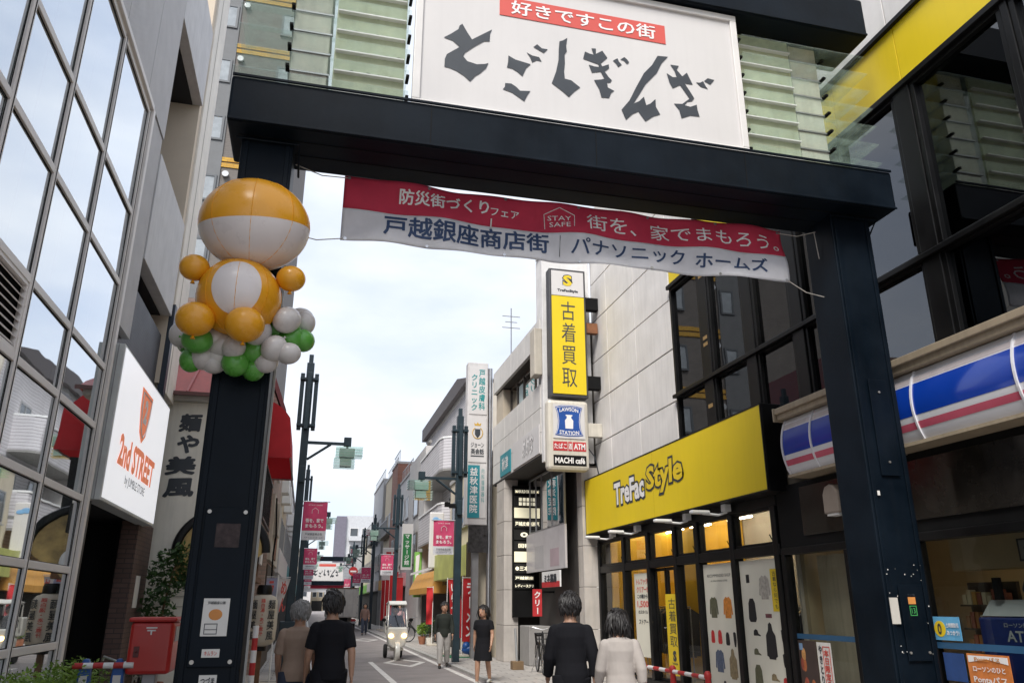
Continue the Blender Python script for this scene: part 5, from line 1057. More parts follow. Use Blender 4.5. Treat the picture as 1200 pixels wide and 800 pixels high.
# street side of the ramen house: red awning, railings, timber boards
RAW = cloth_mat('red_awning_cloth', (.55, .035, .045), .6, .35, .1, 4)
aw_ = thing('red_awning', 'rounded red canvas awning projecting over the left pavement', 'awning', (-1.0, 18, 4.4))
xi, xo = -1.33, -.60; prof_ = [(xi, 5.60)] + [(xi + (xo - xi) * t, 5.60 - .36 * t ** 3) for t in (.3, .55, .75, .9, 1.0)] + [(xo + .08, 4.40)]
ab = MB()
for y in (16.6, 19.8): ab.v += [(x, y, z) for x, z in prof_]
n = len(prof_); ab.f = [(i, i + 1, n + i + 1, n + i) for i in range(n - 1)]; o = part('canopy', ab, RAW, aw_, True)
part('end_panel', MB().flat([(x, 16.6, z) for x, z in prof_] + [(xi, 16.6, 4.40)]).flat([(x, 19.8, z) for x, z in prof_] + [(xi, 19.8, 4.40)]), RAW, aw_)
part('frame', MB().tube([(xi, 16.62, 4.42), (xo + .07, 16.62, 4.42), (xo + .07, 19.78, 4.42), (xi, 19.78, 4.42)], .02, 6), GREY, aw_)
rl = MB()
for y in [16.3 + k * .22 for k in range(14)]: rl.box(-.98, -.95, y, y + .03, 3.2, 4.15)
part('railing', rl.box(-.99, -.94, 16.25, 19.4, 4.15, 4.2).box(-.99, -.94, 16.25, 19.4, 3.15, 3.2).box(-1.349, -.99, 16.25, 16.3, 3.15, 4.2), BLACK, rh)
part('ac_unit', MB().box(-1.345, -1.02, 17.0, 17.8, 3.22, 3.85), WHITE, rh, bevel=.02)
WOOD = M('old_timber', (.17, .085, .04), .8, var=.45, scale=4, bump=.4, bscale=14, streak=.3)
for k in range(7): part('timber_board', MB().box(-1.12 + .03 * (k % 2), -1.06 + .03 * (k % 2), 16.2 + k * .36, 16.54 + k * .36, 2.1, 3.05), WOOD, rh, bevel=.006)
part('timber_lintel', MB().box(-1.34, -.98, 16.1, 18.9, 1.98, 2.09), WOOD, rh, bevel=.01); part('timber_post', MB().box(-1.30, -1.18, 16.1, 16.25, 0, 1.97).box(-1.30, -1.18, 18.7, 18.85, 0, 1.97), WOOD, rh, bevel=.01); part('price_board', MB().box(-1.0, -.97, 17.6, 18.3, 2.35, 2.75), PAPER, rh)
# neighbour with pink stone gable
nb2 = thing('pink_stone_house', 'narrow pink stone house with dark red roof edge beyond the ramen house', 'building', (-3, 23, 0))
PST = brick_mat('pink_stone', (.46, .33, .28), (.36, .25, .20), (.30, .24, .2), .18, .09, 'xz', .8, .12, .5)
part('wall', MB().prism([(-6, 0), (-1.0, 0), (-1.0, 6.3), (-2.2, 9.2), (-6, 9.2)], 'xz', 20.6, 26), PST, nb2)
part('roof_edge', MB().prism([(-.92, 6.2), (-.86, 6.3), (-2.1, 9.45), (-2.25, 9.4)], 'xz', 20.45, 26.1), M('dark_red_trim', (.16, .035, .035), .5), nb2)
part('fascia_panel', MB().box(-.999, -.93, 20.7, 25.9, 2.6, 4.2), M('vent_cream', None), nb2); part('dark_shop', MB().box(-.999, -.97, 20.9, 25.7, 0, 2.5), M('warm_dark', (.07, .05, .035), .8), nb2)
part('brick_panel', MB().box(-.929, -.90, 22.2, 23.6, 2.7, 4.1), M('rust', None), nb2); part('sign_panel', MB().box(-.96, -.80, 21.0, 22.0, 3.2, 4.0), M('vent_cream', None), nb2, bevel=.01)
part('conduit', MB().tube([(-.90, 20.8, 4.1), (-.84, 21.0, 3.2), (-.88, 21.2, 2.7), (-.86, 21.3, 2.0)], .02, 6), BLACKM, nb2)
part('window', MB().ring('yz', 21.2, 23.2, 4.8, 6.0, .06, -.99, -.95), FRAMEW, nb2)
leftb = [('street_building', 'beige building behind the first left street lamp', 26.3, 38, 7.0, BEI2, (3.4,)), ('street_building', 'white building halfway along the left row', 38.2, 54, 7.4, PALE, (3.6,)), ('street_building', 'grey building further along the left row', 54.2, 75, 7.0, GRYW, (3.6,)), ('street_building', 'cream building before the second gate on the left', 75.2, 104, 7.4, CREAM, (3.6,)), ('street_building', 'last pinkish building on the left beyond the second gate', 104.2, 150, 7.0, PNK, (3.6,))]
for nm, lb_, y0, y1, H, wm, zs_ in leftb:
    t = facade_building(nm, lb_, -1, -1.15, y0, y1, H, wm, wins(y0, y1, 2.6, 1.5, zs_, 1.3), depth=8); shopfront(t, -1, -1.15, y0 + .2, y1 - .2, 2.5, SIGNW if H != 7.4 else M('teal_sign', None))
    for k in range(3): y = y0 + 1.2 + k * 3; part('ac_unit', MB().box(-1.145, -.82, y, y + .8, 5.1, 5.7), WHITE, t, bevel=.02)
# tall apartment tower behind
at = thing('apartment_tower', 'tall grey brown apartment tower with yellow brick bands behind the left roofs', 'building', (-7, 40, 0))
ATW = brick_mat('tower_tile', (.185, .165, .150), (.165, .148, .135), (.13, .12, .11), .30, .10, 'xz', .8, .06, .2); YT = 34.0
part('wall', MB().box(-12.5, -2.3, YT, 50, 0, 42), ATW, at)
gstrip = part('grey_strip', MB().box(-6.75, -5.35, YT - .06, YT - .004, 0, 42), M('tower_grey', (.16, .165, .17), .7), at)
YBR = brick_mat('yellow_brick', (.62, .36, .05), (.55, .30, .04), (.30, .2, .08), .30, .11, 'xz', .8, .08, .3)
for k in range(11):
    z = 2.99 + k * 3.18
    for x in (-6.2, -3.4): w = part('window', MB().ring('xz', x, x + .75, z, z + 1.35, .10, YT - .12, YT - .065 if x < -5 else YT - .004), M('tower_frame', (.10, .11, .12), .5), at); part('pane', MB().box(x + .10, x + .65, YT - .09, YT - .07, z + .1, z + 1.25), M('tower_glass', (.35, .38, .40), .1, var=.2), w)
    for dz in (0, .30): part('yellow_band', MB().box(-5.34, -2.31, YT - .05, YT - .004, z - 1.35 + dz, z - 1.13 + dz), YBR, at)
    part('vent', MB().lathe([(.15, -.12), (.15, 0), (0, -.0)], (-5.1, YT - .06, z - 1.75), 12, 'y'), GALV, at, True)
# ------------------------------------------------------------------ street lamps
LG2 = glass('lamp_glass', (.90, .97, .94), 1.5, .12, (.8, 1, .92))
def street_lamp(label, x, y, h, inward, arm_z, base=True, group=None):
    t = thing('street_lamp', label, 'street lamp', (x, y, 0), group); w = .10
    part('pole', MB().box(x - w, x + w, y - w, y + w, 0, h - .25), POLE, t, bevel=.012); part('pole_cap', MB().box(x - .06, x + .06, y - .06, y + .06, h - .25, h), POLE, t, bevel=.01)
    if base: part('base_box', MB().box(x - .22, x + .22, y - .22, y + .22, 0, 1.15), POLE, t, bevel=.015)
    fins = MB()
    for dx, dy in ((-.19, 0), (.19, 0), (0, -.17), (0, .17)): fins.box(x + dx - .055, x + dx + .055, y + dy - .055, y + dy + .055, h - 2.15, h - .55)
    hd = part('speaker_column', fins, POLE, t, bevel=.012); part('clamp', MB().box(x - .25, x + .25, y - .13, y + .13, h - 2.05, h - 1.99).box(x - .25, x + .25, y - .13, y + .13, h - .75, h - .69), POLE, hd)
    e = x + inward * 1.15
    a = part('arm', MB().box(min(x + inward * w, e), max(x + inward * w, e), y - .035, y + .035, arm_z, arm_z + .08), POLE, t, bevel=.006); part('brace', MB().tube([(x + inward * w, y, arm_z - .42), (x + inward * .70, y, arm_z + .01)], .035, 6), POLE, a)
    hd2 = part('lamp_head', MB().box(e - .10, e + .10, y - .08, y + .08, arm_z - .02, arm_z + .22).box(e - .03, e + .03, y - .03, y + .03, arm_z - .60, arm_z - .02), POLE, t, bevel=.01)
    for k in range(8):
        z = arm_z - .07 - k * .075; s_ = .36 if k < 4 else .28; dx = .06 * inward if k < 4 else -.06 * inward
        part('glass_plate', MB().box(e + dx - s_, e + dx + s_, y - s_ * .8, y + s_ * .8, z - .012, z), LG2, hd2)
    part('lamp_core', MB().box(e - .2, e + .2, y - .16, y + .16, arm_z - .34, arm_z - .10).box(e - .17, e + .13, y - .14, y + .14, arm_z - .58, arm_z - .38), M('lamp_core', (.50, .56, .54), .4), hd2)
    part('cable_box', MB().box(x - .07, x + .07, y - w - .09, y - w - .002, arm_z - 1.05, arm_z - .62), POLE, t, bevel=.01)
    return t
def pole_banner(label, x, y, inward, z, group=None):
    t = thing('pole_banner', label, 'banner', (x, y, z), group); a = x + inward * .12; b = x + inward * .74; a, b = min(a, b), max(a, b); c = (a + b) / 2; hgt = .98
    def cl(z0, z1):
        mb = MB(); nx, nz_ = 10, 6
        for i in range(nx + 1):
            for j in range(nz_ + 1): X = a + (b - a) * i / nx; Z = z0 + (z1 - z0) * j / nz_; mb.v.append((X, y + .02 * math.sin(X * 13 + Z * 3) + .012 * math.sin(X * 7 - Z * 9), Z))
        mb.f = [(i * (nz_ + 1) + j, (i + 1) * (nz_ + 1) + j, (i + 1) * (nz_ + 1) + j + 1, i * (nz_ + 1) + j + 1) for i in range(nx) for j in range(nz_)]; return mb
    p = part('pink_cloth', cl(z + .24, z + hgt), PINK, t, True); part('white_cloth', cl(z, z + .24), BANWHT, t, True)
    part('rod', MB().cyl((x + inward * .09, y, z + hgt + .015), (x + inward * .80, y, z + hgt + .015), .014, n=8), STEEL, t)
    yb = y - .035
    text(p, '街を、家で', '-y', (c, yb, z + .50), .46, .11, WHITEP, .03); text(p, 'まもろう。', '-y', (c, yb, z + .36), .46, .10, WHITEP, .03); text(p, 'STAY SAFE', '-y', (c, yb, z + .90), .36, .03, WHITEP, 0); part('house_mark', MB().tube([(c - .08, yb, z + .68), (c - .08, yb, z + .77), (c, yb, z + .83), (c + .08, yb, z + .77), (c + .08, yb, z + .68)], .006, 4), WHITEP, p)
    text(t, '戸越銀座商店街', '-y', (c, yb, z + .15), .44, .06, INK, .01); text(t, 'パナソニック ホームズ', '-y', (c, yb, z + .06), .48, .05, NAVYP, .01)
    return t
street_lamp('dark street lamp with a tall base box beside the paper lantern', -.36, 21.7, 8.2, 1, 5.68)
street_lamp('dark street lamp in front of the lime sign board', 4.28, 23.7, 7.4, -1, 5.15, False)
pole_banner('pink banner on the lamp beside the paper lantern', -.36, 21.7, 1, 3.15)
pole_banner('pink banner on the lamp by the lime sign board', 4.28, 23.7, -1, 2.95)
GL_, GR_ = 'lamps along the left kerb', 'lamps along the right kerb'
for y, w_ in ((40.5, 'halfway white building'), (56, 'grey building'), (72, 'far end of the grey building'), (88, 'cream building')): street_lamp('dark street lamp at the %s of the left row' % w_, -.36, y, 8.2, 1, 5.68, False, GL_); pole_banner('pink banner on the lamp at the %s on the left' % w_, -.36, y, 1, 3.15, 'banners along the left kerb')
for y, w_ in ((41.2, 'green vertical sign'), (56, 'brick building'), (66.3, 'grey apartment house'), (81.7, 'cream apartment house')): street_lamp('dark street lamp by the %s of the right row' % w_, 4.28, y, 7.5, -1, 5.2, False, GR_); pole_banner('pink banner on the lamp by the %s of the right row' % w_, 4.28, y, -1, 2.95, 'banners along the right kerb')
# wires by the first right lamp
wr = solo('security_camera', MB().box(3.98, 4.16, 23.5, 23.66, 4.30, 4.42).obox((3.92, 23.58, 4.40), (.16, .14, .14)).box(4.1, 4.177, 23.62, 23.7, 4.32, 4.40), BLACKM, 'black street camera clamped on the lamp by the lime sign', 'camera')

# ------------------------------------------------------------------ second gate far down the street
g2 = thing('street_gate', 'distant gate with the same white lettered sign across the street', 'gate', (2.5, 105, 0)); Y2 = 105
for x in (-.75, 5.7): part('pillar', MB().box(x - .3, x + .3, Y2, Y2 + .5, 0, 5.0), NAVY, g2)
part('lower_beam', MB().box(-1.1, 6.1, Y2 - .25, Y2 + .55, 2.9 + .95, 4.35), NAVY, g2); part('upper_beam', MB().box(-1.1, 6.1, Y2 - .25, Y2 + .55, 6.75, 7.3), NAVY, g2)
s3 = part('sign_board', MB().box(.35, 4.35, Y2 - .1, Y2 + .2, 4.36, 6.6), SIGNW, g2); part('red_strip', MB().box(1.3, 3.4, Y2 - .115, Y2 - .105, 6.1, 6.4), REDP, s3); part('brush_lettering', kana_mb(lambda x: x - .35, lambda z: z - 2.1, Y2 - .12), INK, s3)
for k in range(6):
    for x0, x1 in ((-1.0, .3), (4.4, 6.0)): part('glass_slat', MB().box(x0, x1, Y2 - .2, Y2 + .4, 4.6 + k * .35, 4.62 + k * .35), LGLASS, g2)
bn = thing('street_banner', 'distant red and white banner under the far gate', 'banner', (2.5, Y2 + .2, 2.9)); part('red_cloth', MB().box(-.4, 5.4, Y2 + .2, Y2 + .21, 3.45, 3.84), BANRED, bn); part('white_cloth', MB().box(-.4, 5.4, Y2 + .2, Y2 + .21, 3.05, 3.449), BANWHT, bn)
# no entry sign
p = on_y(414, 669, 78); ne = thing('no_entry_sign', 'round red no entry sign with a white bar on a thin arm', 'traffic sign', (p.x, 78, 0)); part('disc', MB().lathe([(0, -.01), (.42, -.01), (.42, .01), (0, .01)], (p.x, 78, p.z), 28, 'y'), M('tag_red', None), ne); part('bar', MB().box(p.x - .28, p.x + .28, 77.975, 77.988, p.z - .07, p.z + .07), WHITEP, ne); part('post', MB().cyl((p.x + .62, 78.06, 0), (p.x + .62, 78.06, p.z + .3), .045).cyl((p.x, 78.06, p.z), (p.x + .62, 78.06, p.z), .03), GALV, ne)
# ------------------------------------------------------------------ box truck
tx, ty = 2.36, 55.0
tr = thing('box_truck', 'white box truck stopped in the street, seen from behind', 'truck', (tx, ty + 2.5, -.06))
TRW = M('truck_white', (.78, .74, .66), .5, streak=.2)
part('cargo_box', MB().box(tx - 1.0, tx + 1.0, ty, ty + 4.2, .75, 2.55), TRW, tr, bevel=.03); part('rear_door', MB().box(tx - .97, tx - .01, ty - .03, ty - .003, .8, 2.5), TRW, tr, bevel=.008); part('rear_door', MB().box(tx + .01, tx + .97, ty - .03, ty - .003, .8, 2.5), TRW, tr, bevel=.008)
hg = MB()
for z in (1.0, 1.5, 2.0, 2.4): hg.box(tx + .94, tx + 1.04, ty - .05, ty - .032, z, z + .06).box(tx - 1.04, tx - .94, ty - .05, ty - .032, z, z + .06)
part('hinge', hg.cyl((tx + .1, ty - .05, .8), (tx + .1, ty - .05, 2.5), .015), GALV, tr); part('roof_rim', MB().box(tx - 1.02, tx + 1.02, ty - .04, ty + .05, 2.551, 2.60), M('rust', None), tr)
part('cab', MB().prism([(ty + 4.25, .35), (ty + 5.9, .35), (ty + 5.9, 1.2), (ty + 5.6, 2.0), (ty + 4.25, 2.0)], 'yz', tx - .85, tx + .85), TRW, tr, bevel=.05); part('chassis', MB().box(tx - .4, tx + .4, ty + .1, ty + 5.6, .4, .72), BLACKM, tr)
for x in (-.8, .8):
    for y in (.9, 5.0): wv = part('wheel', MB().cyl((tx + x - .12, ty + y, .30), (tx + x + .12, ty + y, .30), .36, n=20), RUBBER, tr, True); part('rim', MB().cyl((tx + x - .13, ty + y, .30), (tx + x + .13, ty + y, .30), .2, n=16), GALV, wv, True)
for x in (-.78, .78): part('tail_light', MB().box(tx + x - .16, tx + x + .16, ty - .02, ty + .04, .52, .64), M('tag_red', None), tr)
part('bumper', MB().box(tx - .95, tx + .95, ty - .02, ty + .06, .38, .5), GALV, tr)

# ------------------------------------------------------------------ figures
def loft(mb, pts, rx, ry=None, n=14): return mb.tube(pts, rx, n, True, ry, (1, 0, 0))
def capsule(mb, pts, r, n=12):
    mb.tube(pts, r, n); mb.ball(pts[0], r[0], n, 8); mb.ball(pts[-1], r[-1], n, 8); return mb
def remeshed(name, mb, mat, root, vox, smooth=6, label=None):
    me = mesh_of(mb, (0, 0, 0), mat, True, name); o = bpy.data.objects.new(name, me); COL.objects.link(o); o.parent = root
    r = o.modifiers.new('r', 'REMESH'); r.mode = 'VOXEL'; r.voxel_size = vox; r.use_smooth_shade = True
    s_ = o.modifiers.new('s', 'SMOOTH'); s_.iterations = smooth; s_.factor = .5
    return o
SKIN = M('skin', (.46, .26, .17), .5, var=.08, scale=8); HAIRB = M('black_hair', (.012, .009, .008), .5, var=.3, scale=30, bump=.15, bscale=45); HAIRG = M('grey_hair', (.24, .23, .22), .55, var=.3, scale=30, bump=.15, bscale=45)
LIPS = M('lips', (.36, .12, .10), .5); EYEW = M('eye_white', (.7, .7, .68), .3); EYED = M('eye_dark', (.02, .012, .01), .2)
def head_mb(c, rot, H):
    mb = MB(); h = .072 * H
    mb.ball((0, 0, 0), (h * .78, h * .95, h * 1.12), 26, 20); mb.ball((0, h * .35, -h * .55), (h * .58, h * .58, h * .55), 20, 14)          # cranium, jaw
    mb.tube([(0, h * .88, h * .10), (0, h * 1.06, -h * .18), (0, h * 1.12, -h * .32), (0, h * .85, -h * .40)], [h * .07, h * .10, h * .15, h * .10], 8)     # nose
    for s in (-1, 1): mb.ball((s * h * .80, -h * .05, -h * .12), (h * .09, h * .20, h * .28), 10, 8); mb.ball((s * h * .30, h * .82, h * .16), (h * .24, h * .10, h * .06), 10, 6)  # ears, brows
    mb.tube([(0, -h * .10, -h * .6), (0, -h * .22, -h * 1.65)], [h * .50, h * .56], 14)                                                          # neck
    return mb.xf(Matrix.Translation(c) @ rot.to_4x4())
def hand_mb(wrist, d, side, H, fwd):
    """palm, four bent fingers of different length and a thumb that leaves the side of the palm"""
    mb = MB(); d = d.normalized(); a = fwd - d * fwd.dot(d); a.normalize(); nrm = d.cross(a) * (1 if side > 0 else -1); k = H / 1.7
    p0 = wrist; pc = wrist + d * .045 * k; mb.tube([p0, pc, wrist + d * .092 * k], [.026 * k, .040 * k, .036 * k], 12, True, [.018 * k, .016 * k, .013 * k], a)
    for i, L in enumerate((.068, .078, .072, .056)):
        b = wrist + d * .088 * k + a * (.028 - .019 * i) * k; m = b + d * L * .5 * k + nrm * .006 * k; e = b + d * L * .92 * k + nrm * .026 * k; capsule(mb, [b, m, e], [.0092 * k, .0086 * k, .0072 * k], 8)
    b = wrist + d * .028 * k + a * .030 * k; capsule(mb, [b, b + d * .030 * k + a * .022 * k, b + d * .062 * k + a * .026 * k + nrm * .010 * k], [.012 * k, .0105 * k, .009 * k], 8)
    return mb
def person(label, loc, yaw, H, top, bottom, shoe, hair=HAIRB, hairlen=0, sleeve=.45, stride=.12, skirt=False, arm=0.0, slim=1.0, cap=None, bag=None, seated=False, longtop=0.0, group=None, trouser_len=1.0):
    """walking figure; local +y is where it looks"""
    root = thing('person', label, 'person', (0, 0, 0), group); V = lambda x, y, z: Vector((x * H * slim if abs(x) < .2 else x * H, y * H, z * H))
    hip, kneeL, s = .52, .285, 1
    if not seated:
        legs = []
        for sd in (-1, 1):
            f = stride * sd; legs.append([V(sd * .055, 0, .50), V(sd * .058, f * .55 + .02, .285), V(sd * .060, f - (.03 if f < 0 else 0), .045 + (.02 if f < 0 else 0))])
        arms = []
        for sd in (-1, 1):
            f = -stride * sd * .8; arms.append([V(sd * .098, -.004, .783), V(sd * .132, f * .35 - .012, .635), V(sd * (.138 - arm * .3), f * .9 + .03 + arm, .50 + arm * .9)])
        base, lean = 0.0, 0.02
    else:
        legs = [[V(sd * .06, 0, .50), V(sd * .085, .235, .475), V(sd * .075, .235, .245)] for sd in (-1, 1)]
        arms = [[V(sd * .108, 0, .795), V(sd * .15, .10, .66), V(sd * .12, .245, .64)] for sd in (-1, 1)]; lean = .01
    body = MB(); tor = [V(0, -.004, .47), V(0, 0, .53), V(0, .004, .60), V(0, .006 + lean * .3, .68), V(0, .0 + lean * .5, .755), V(0, -.006 + lean * .6, .805), V(0, -.006 + lean * .7, .84)]
    rx = [.080, .090, .078, .086, .100, .088, .034]; ry = [.060, .066, .056, .062, .066, .050, .034]
    rx = [r * H * slim for r in rx]; ry = [r * H for r in ry]; loft(body, tor, rx, ry, 18)
    for L in legs: capsule(body, [L[0], L[0].lerp(L[1], .5), L[1], L[1].lerp(L[2], .32), L[2]], [.056 * H * slim, .047 * H * slim, .036 * H, .035 * H, .021 * H])
    for A in arms: capsule(body, [A[0], A[0].lerp(A[1], .5), A[1], A[1].lerp(A[2], .3), A[2]], [.034 * H, .029 * H, .025 * H, .024 * H, .0155 * H])
    for L in legs:
        e = L[2]; tilt = -.35 if (not seated and e.y < -.04) else 0
        capsule(body, [e + Vector((0, -.01 * H, -.012 * H)), e + Vector((0, .07 * H, -.026 * H + tilt * .02 * H))], [.020 * H, .014 * H], 10)
    for sd, A in zip((-1, 1), arms): body.join(hand_mb(A[2], A[2] - A[1], -sd, H, Vector((0, 1, 0)) if not seated else Vector((0, .2, 1))))
    hc = V(0, .006 + lean, .928); rot = Matrix.Rotation(R(random.uniform(-14, 14)), 3, 'Z'); body.join(head_mb(hc, rot, H)); b_ = remeshed('body', body, SKIN, root, .0085 * H / 1.7, 3)
    h = .072 * H; T = Matrix.Translation(hc) @ rot.to_4x4()
    ey = MB(); ed = MB(); lp = MB()
    for sd in (-1, 1): ey.ball((sd * h * .30, h * .83, h * .02), (h * .12, h * .07, h * .06), 10, 6); ed.ball((sd * h * .30, h * .885, h * .02), (h * .055, h * .03, h * .055), 8, 6)
    lp.ball((0, h * .92, -h * .62), (h * .24, h * .07, h * .05), 12, 6)
    for nm, mbx, mm in (('eye', ey, EYEW), ('pupil', ed, EYED), ('lips', lp, LIPS)): part(nm, mbx.xf(T), mm, root, True)
    # hair: a scalp cap and many tapering locks laid over it
    hm = MB(); hm.ball((0, -h * .10, h * .12), (h * .84, h * .97, h * 1.05), 26, 18); keep = MB(); keep.v = list(hm.v)
    for f in hm.f:
        m = sum((Vector(hm.v[i]) for i in f), Vector()) / len(f)
        if not (m.y > h * .38 and m.z < h * .52) and not m.z < -h * .42 and not (abs(m.x) > h * .5 and m.y > h * .18 and m.z < h * .15): keep.f.append(f)
    rs = random.Random(int(H * 1000)); cnt = 0
    while cnt < 330:
        d = Vector((rs.gauss(0, 1), rs.gauss(0, 1), rs.gauss(.15, 1))).normalized(); b0 = Vector((d.x * h * .84, d.y * h * .97 - h * .10, d.z * h * 1.05 + h * .12))
        if d.z < -.42 or (b0.y > h * .50 and b0.z < h * .66) or (abs(b0.x) > h * .5 and b0.y > h * .10 and b0.z < h * .25): continue
        dn = Vector((0, -.12, -1)) if d.z < .75 else Vector((rs.gauss(0, 1), rs.gauss(0, 1), 0)); tg = dn - d * dn.dot(d); tg.normalize(); tg = (tg + Vector((rs.gauss(0, .22), rs.gauss(0, .22), rs.gauss(0, .12)))).normalized()
        L = h * rs.uniform(.35, .60) * (1 + (1.9 * hairlen * (1 if d.z < .4 else .3) if b0.y < h * .25 else 0)); up_ = d * h * .05; pts = [b0 - tg * h * .1, b0 + up_ + tg * L * .35, b0 + up_ * 1.1 + tg * L * .7 - d * h * .03 + Vector((0, 0, -.12 * L)), b0 + tg * L - d * h * .05 + Vector((0, 0, -.28 * L))]
        w_ = h * rs.uniform(.07, .12); keep.tube(pts, [w_, w_ * 1.1, w_ * .8, w_ * .12], 5, True, [w_ * .5] * 3 + [w_ * .1]); cnt += 1
    ho = part('hair', keep.xf(T), hair, root, True)
    if cap:
        cm = MB().ball((0, -h * .06, h * .36), (h * .96, h * 1.06, h * .92), 24, 14); cm.tube([(0, h * .8, h * .45), (0, h * 1.6, h * .32)], [h * .7, h * .55], 14, True, [h * .06, h * .04], (1, 0, 0)); k2 = MB()
        for f in cm.f:
            if min(cm.v[i][2] for i in f) > h * .22: k2.add([cm.v[i] for i in f], [tuple(range(len(f)))])
        part('cap', k2.xf(T), cap, root, True)
    # clothes: the same lofts, fuller, cut at hem, cuffs and neckline
    sh = MB(); t0 = .47 - longtop
    loft(sh, [V(0, -.004, t0), V(0, 0, .53), V(0, .004, .60), V(0, .006 + lean * .3, .68), V(0, lean * .5, .755), V(0, -.006 + lean * .6, .812), V(0, -.006 + lean * .65, .832)], [(r + .016 * H + (.03 * H * min(1, longtop * 5) if i == 0 else 0)) for i, r in enumerate(rx[:6])] + [.052 * H], [(r + .018 * H + (.02 * H * min(1, longtop * 5) if i == 0 else 0)) for i, r in enumerate(ry[:6])] + [.046 * H], 22)
    for A in arms:
        if sleeve <= .5: pts = [A[0], A[0].lerp(A[1], .5), A[0].lerp(A[1], min(1, sleeve * 2))]
        else: pts = [A[0], A[0].lerp(A[1], .5), A[1], A[1].lerp(A[2], (sleeve - .5) * 2)]
        capsule(sh, pts[:1] + [pts[0].lerp(pts[1], .3)], [.040 * H, .041 * H]); sh.tube(pts, [.040 * H, .041 * H, .038 * H, .030 * H][:len(pts)], 14)
    remeshed('top', sh, top, root, .0095 * H / 1.7, 5)
    lw = MB()
    if skirt: loft(lw, [V(0, 0, .60), V(0, 0, .53), V(0, .01, .42), V(0, .015, .30)], [.086 * H * slim, .105 * H * slim, .118 * H * slim, .130 * H * slim], [.066 * H, .080 * H, .09 * H, .10 * H], 22)
    else:
        loft(lw, [V(0, -.002, .60), V(0, 0, .54), V(0, 0, .47)], [.088 * H * slim, .100 * H * slim, .094 * H * slim], [.066 * H, .077 * H, .070 * H], 20)
        for L in legs:
            end = L[1].lerp(L[2], .9) if trouser_len > .9 else L[0].lerp(L[1], 1.0).lerp(L[2], max(0, trouser_len - .5) * 2 * .5)
            lw.tube([L[0] + Vector((0, 0, .03 * H)), L[0].lerp(L[1], .5), L[1], L[1].lerp(end, .5), end], [.066 * H * slim, .060 * H * slim, .051 * H, .046 * H, .042 * H], 16)
    remeshed('skirt' if skirt else 'trousers', lw, bottom, root, .0095 * H / 1.7, 4)
    for sd, L in zip((-1, 1), legs):
        e = L[2]; sm = MB(); capsule(sm, [e + Vector((0, -.022 * H, -.020 * H)), e + Vector((0, .03 * H, -.020 * H)), e + Vector((0, .085 * H, -.026 * H))], [.025 * H, .027 * H, .019 * H], 12)
        sm.v = [(x, y, max(z, e.z - .045 * H)) for x, y, z in sm.v]; part('shoe', sm, shoe, root, True)
    if bag:
        bgm = MB().obox(V(.16 if bag[1] > 0 else -.16, -.05, .50), (.07 * H, .17 * H, .14 * H)); part('shoulder_bag', bgm, bag[0], root, bevel=.02); part('strap', MB().tube([V(.155 * bag[1], -.05, .57), V(.12 * bag[1], -.05, .80), V(.08 * bag[1], .0, .83), V(.13 * bag[1], .05, .62)], .010, 6), bag[0], root, True)
    root.location = loc; root.rotation_euler = (0, 0, yaw); return root
CB = lambda k, c: cloth_mat('cloth_' + k, c, .9, 0, .35, 7)
P_ = lambda px, Y: on_y(px, 705, Y)
TB, TBR, TW, DEN = CB('black', (.010, .010, .013)), CB('beige', (.40, .29, .22)), CB('offwhite', (.50, .45, .41)), CB('denim', (.05, .06, .09))
SHB, SHW = M('shoe_black', (.015, .015, .015), .5), M('shoe_white', (.5, .5, .48), .6)
z0 = -.06
person('person in a black T-shirt and dark trousers walking beside the gate pillar', (P_(391, 9.6).x, 9.6, z0), R(4), 1.74, TB, TB, SHB, sleeve=.42, stride=.10)
person('person in a beige top and black trousers carrying a black bag on the shoulder', (P_(353, 10.1).x, 10.1, z0), R(-8), 1.64, TBR, DEN, SHB, HAIRG, 0, .45, .10, bag=(M('bag_black', (.012, .012, .012), .7), 1))
person('person in black clothes walking past the clothing shop', (P_(668, 8.4).x, 8.4, z0), R(-12), 1.72, TB, TB, SHB, sleeve=.9, stride=.09, hairlen=0, cap=None)
person('person in a loose off white top beside the one in black', (P_(724, 8.1).x, 8.1, z0), R(-6), 1.55, TW, CB('greyskirt', (.16, .15, .15)), SHB, HAIRB, .55, .8, .09, longtop=.10)
person('person in a dark dress with bare legs walking by the passage column', (P_(567, 17.6).x, 17.6, z0), R(150), 1.58, TB, TB, SHW, HAIRB, .9, .3, .08, skirt=True)
person('person in a dark jacket and pale trousers by the lamp at the lime sign', (3.72, 22.4, z0), R(172), 1.66, CB('jacketgreen', (.03, .035, .03)), CB('palepants', (.42, .40, .38)), SHB, HAIRB, .2, .95, .09)
person('person in a brown top walking far off near the white truck', (3.30, 47.0, z0), R(178), 1.66, CB('brown', (.22, .14, .12)), DEN, SHB, HAIRB, .3, .8, .1)
person('person in a pink top walking far off along the right kerb', (4.0, 36.0, z0), R(184), 1.62, CB('pink', (.45, .25, .24)), TBR, SHW, HAIRB, .4, .5, .1)

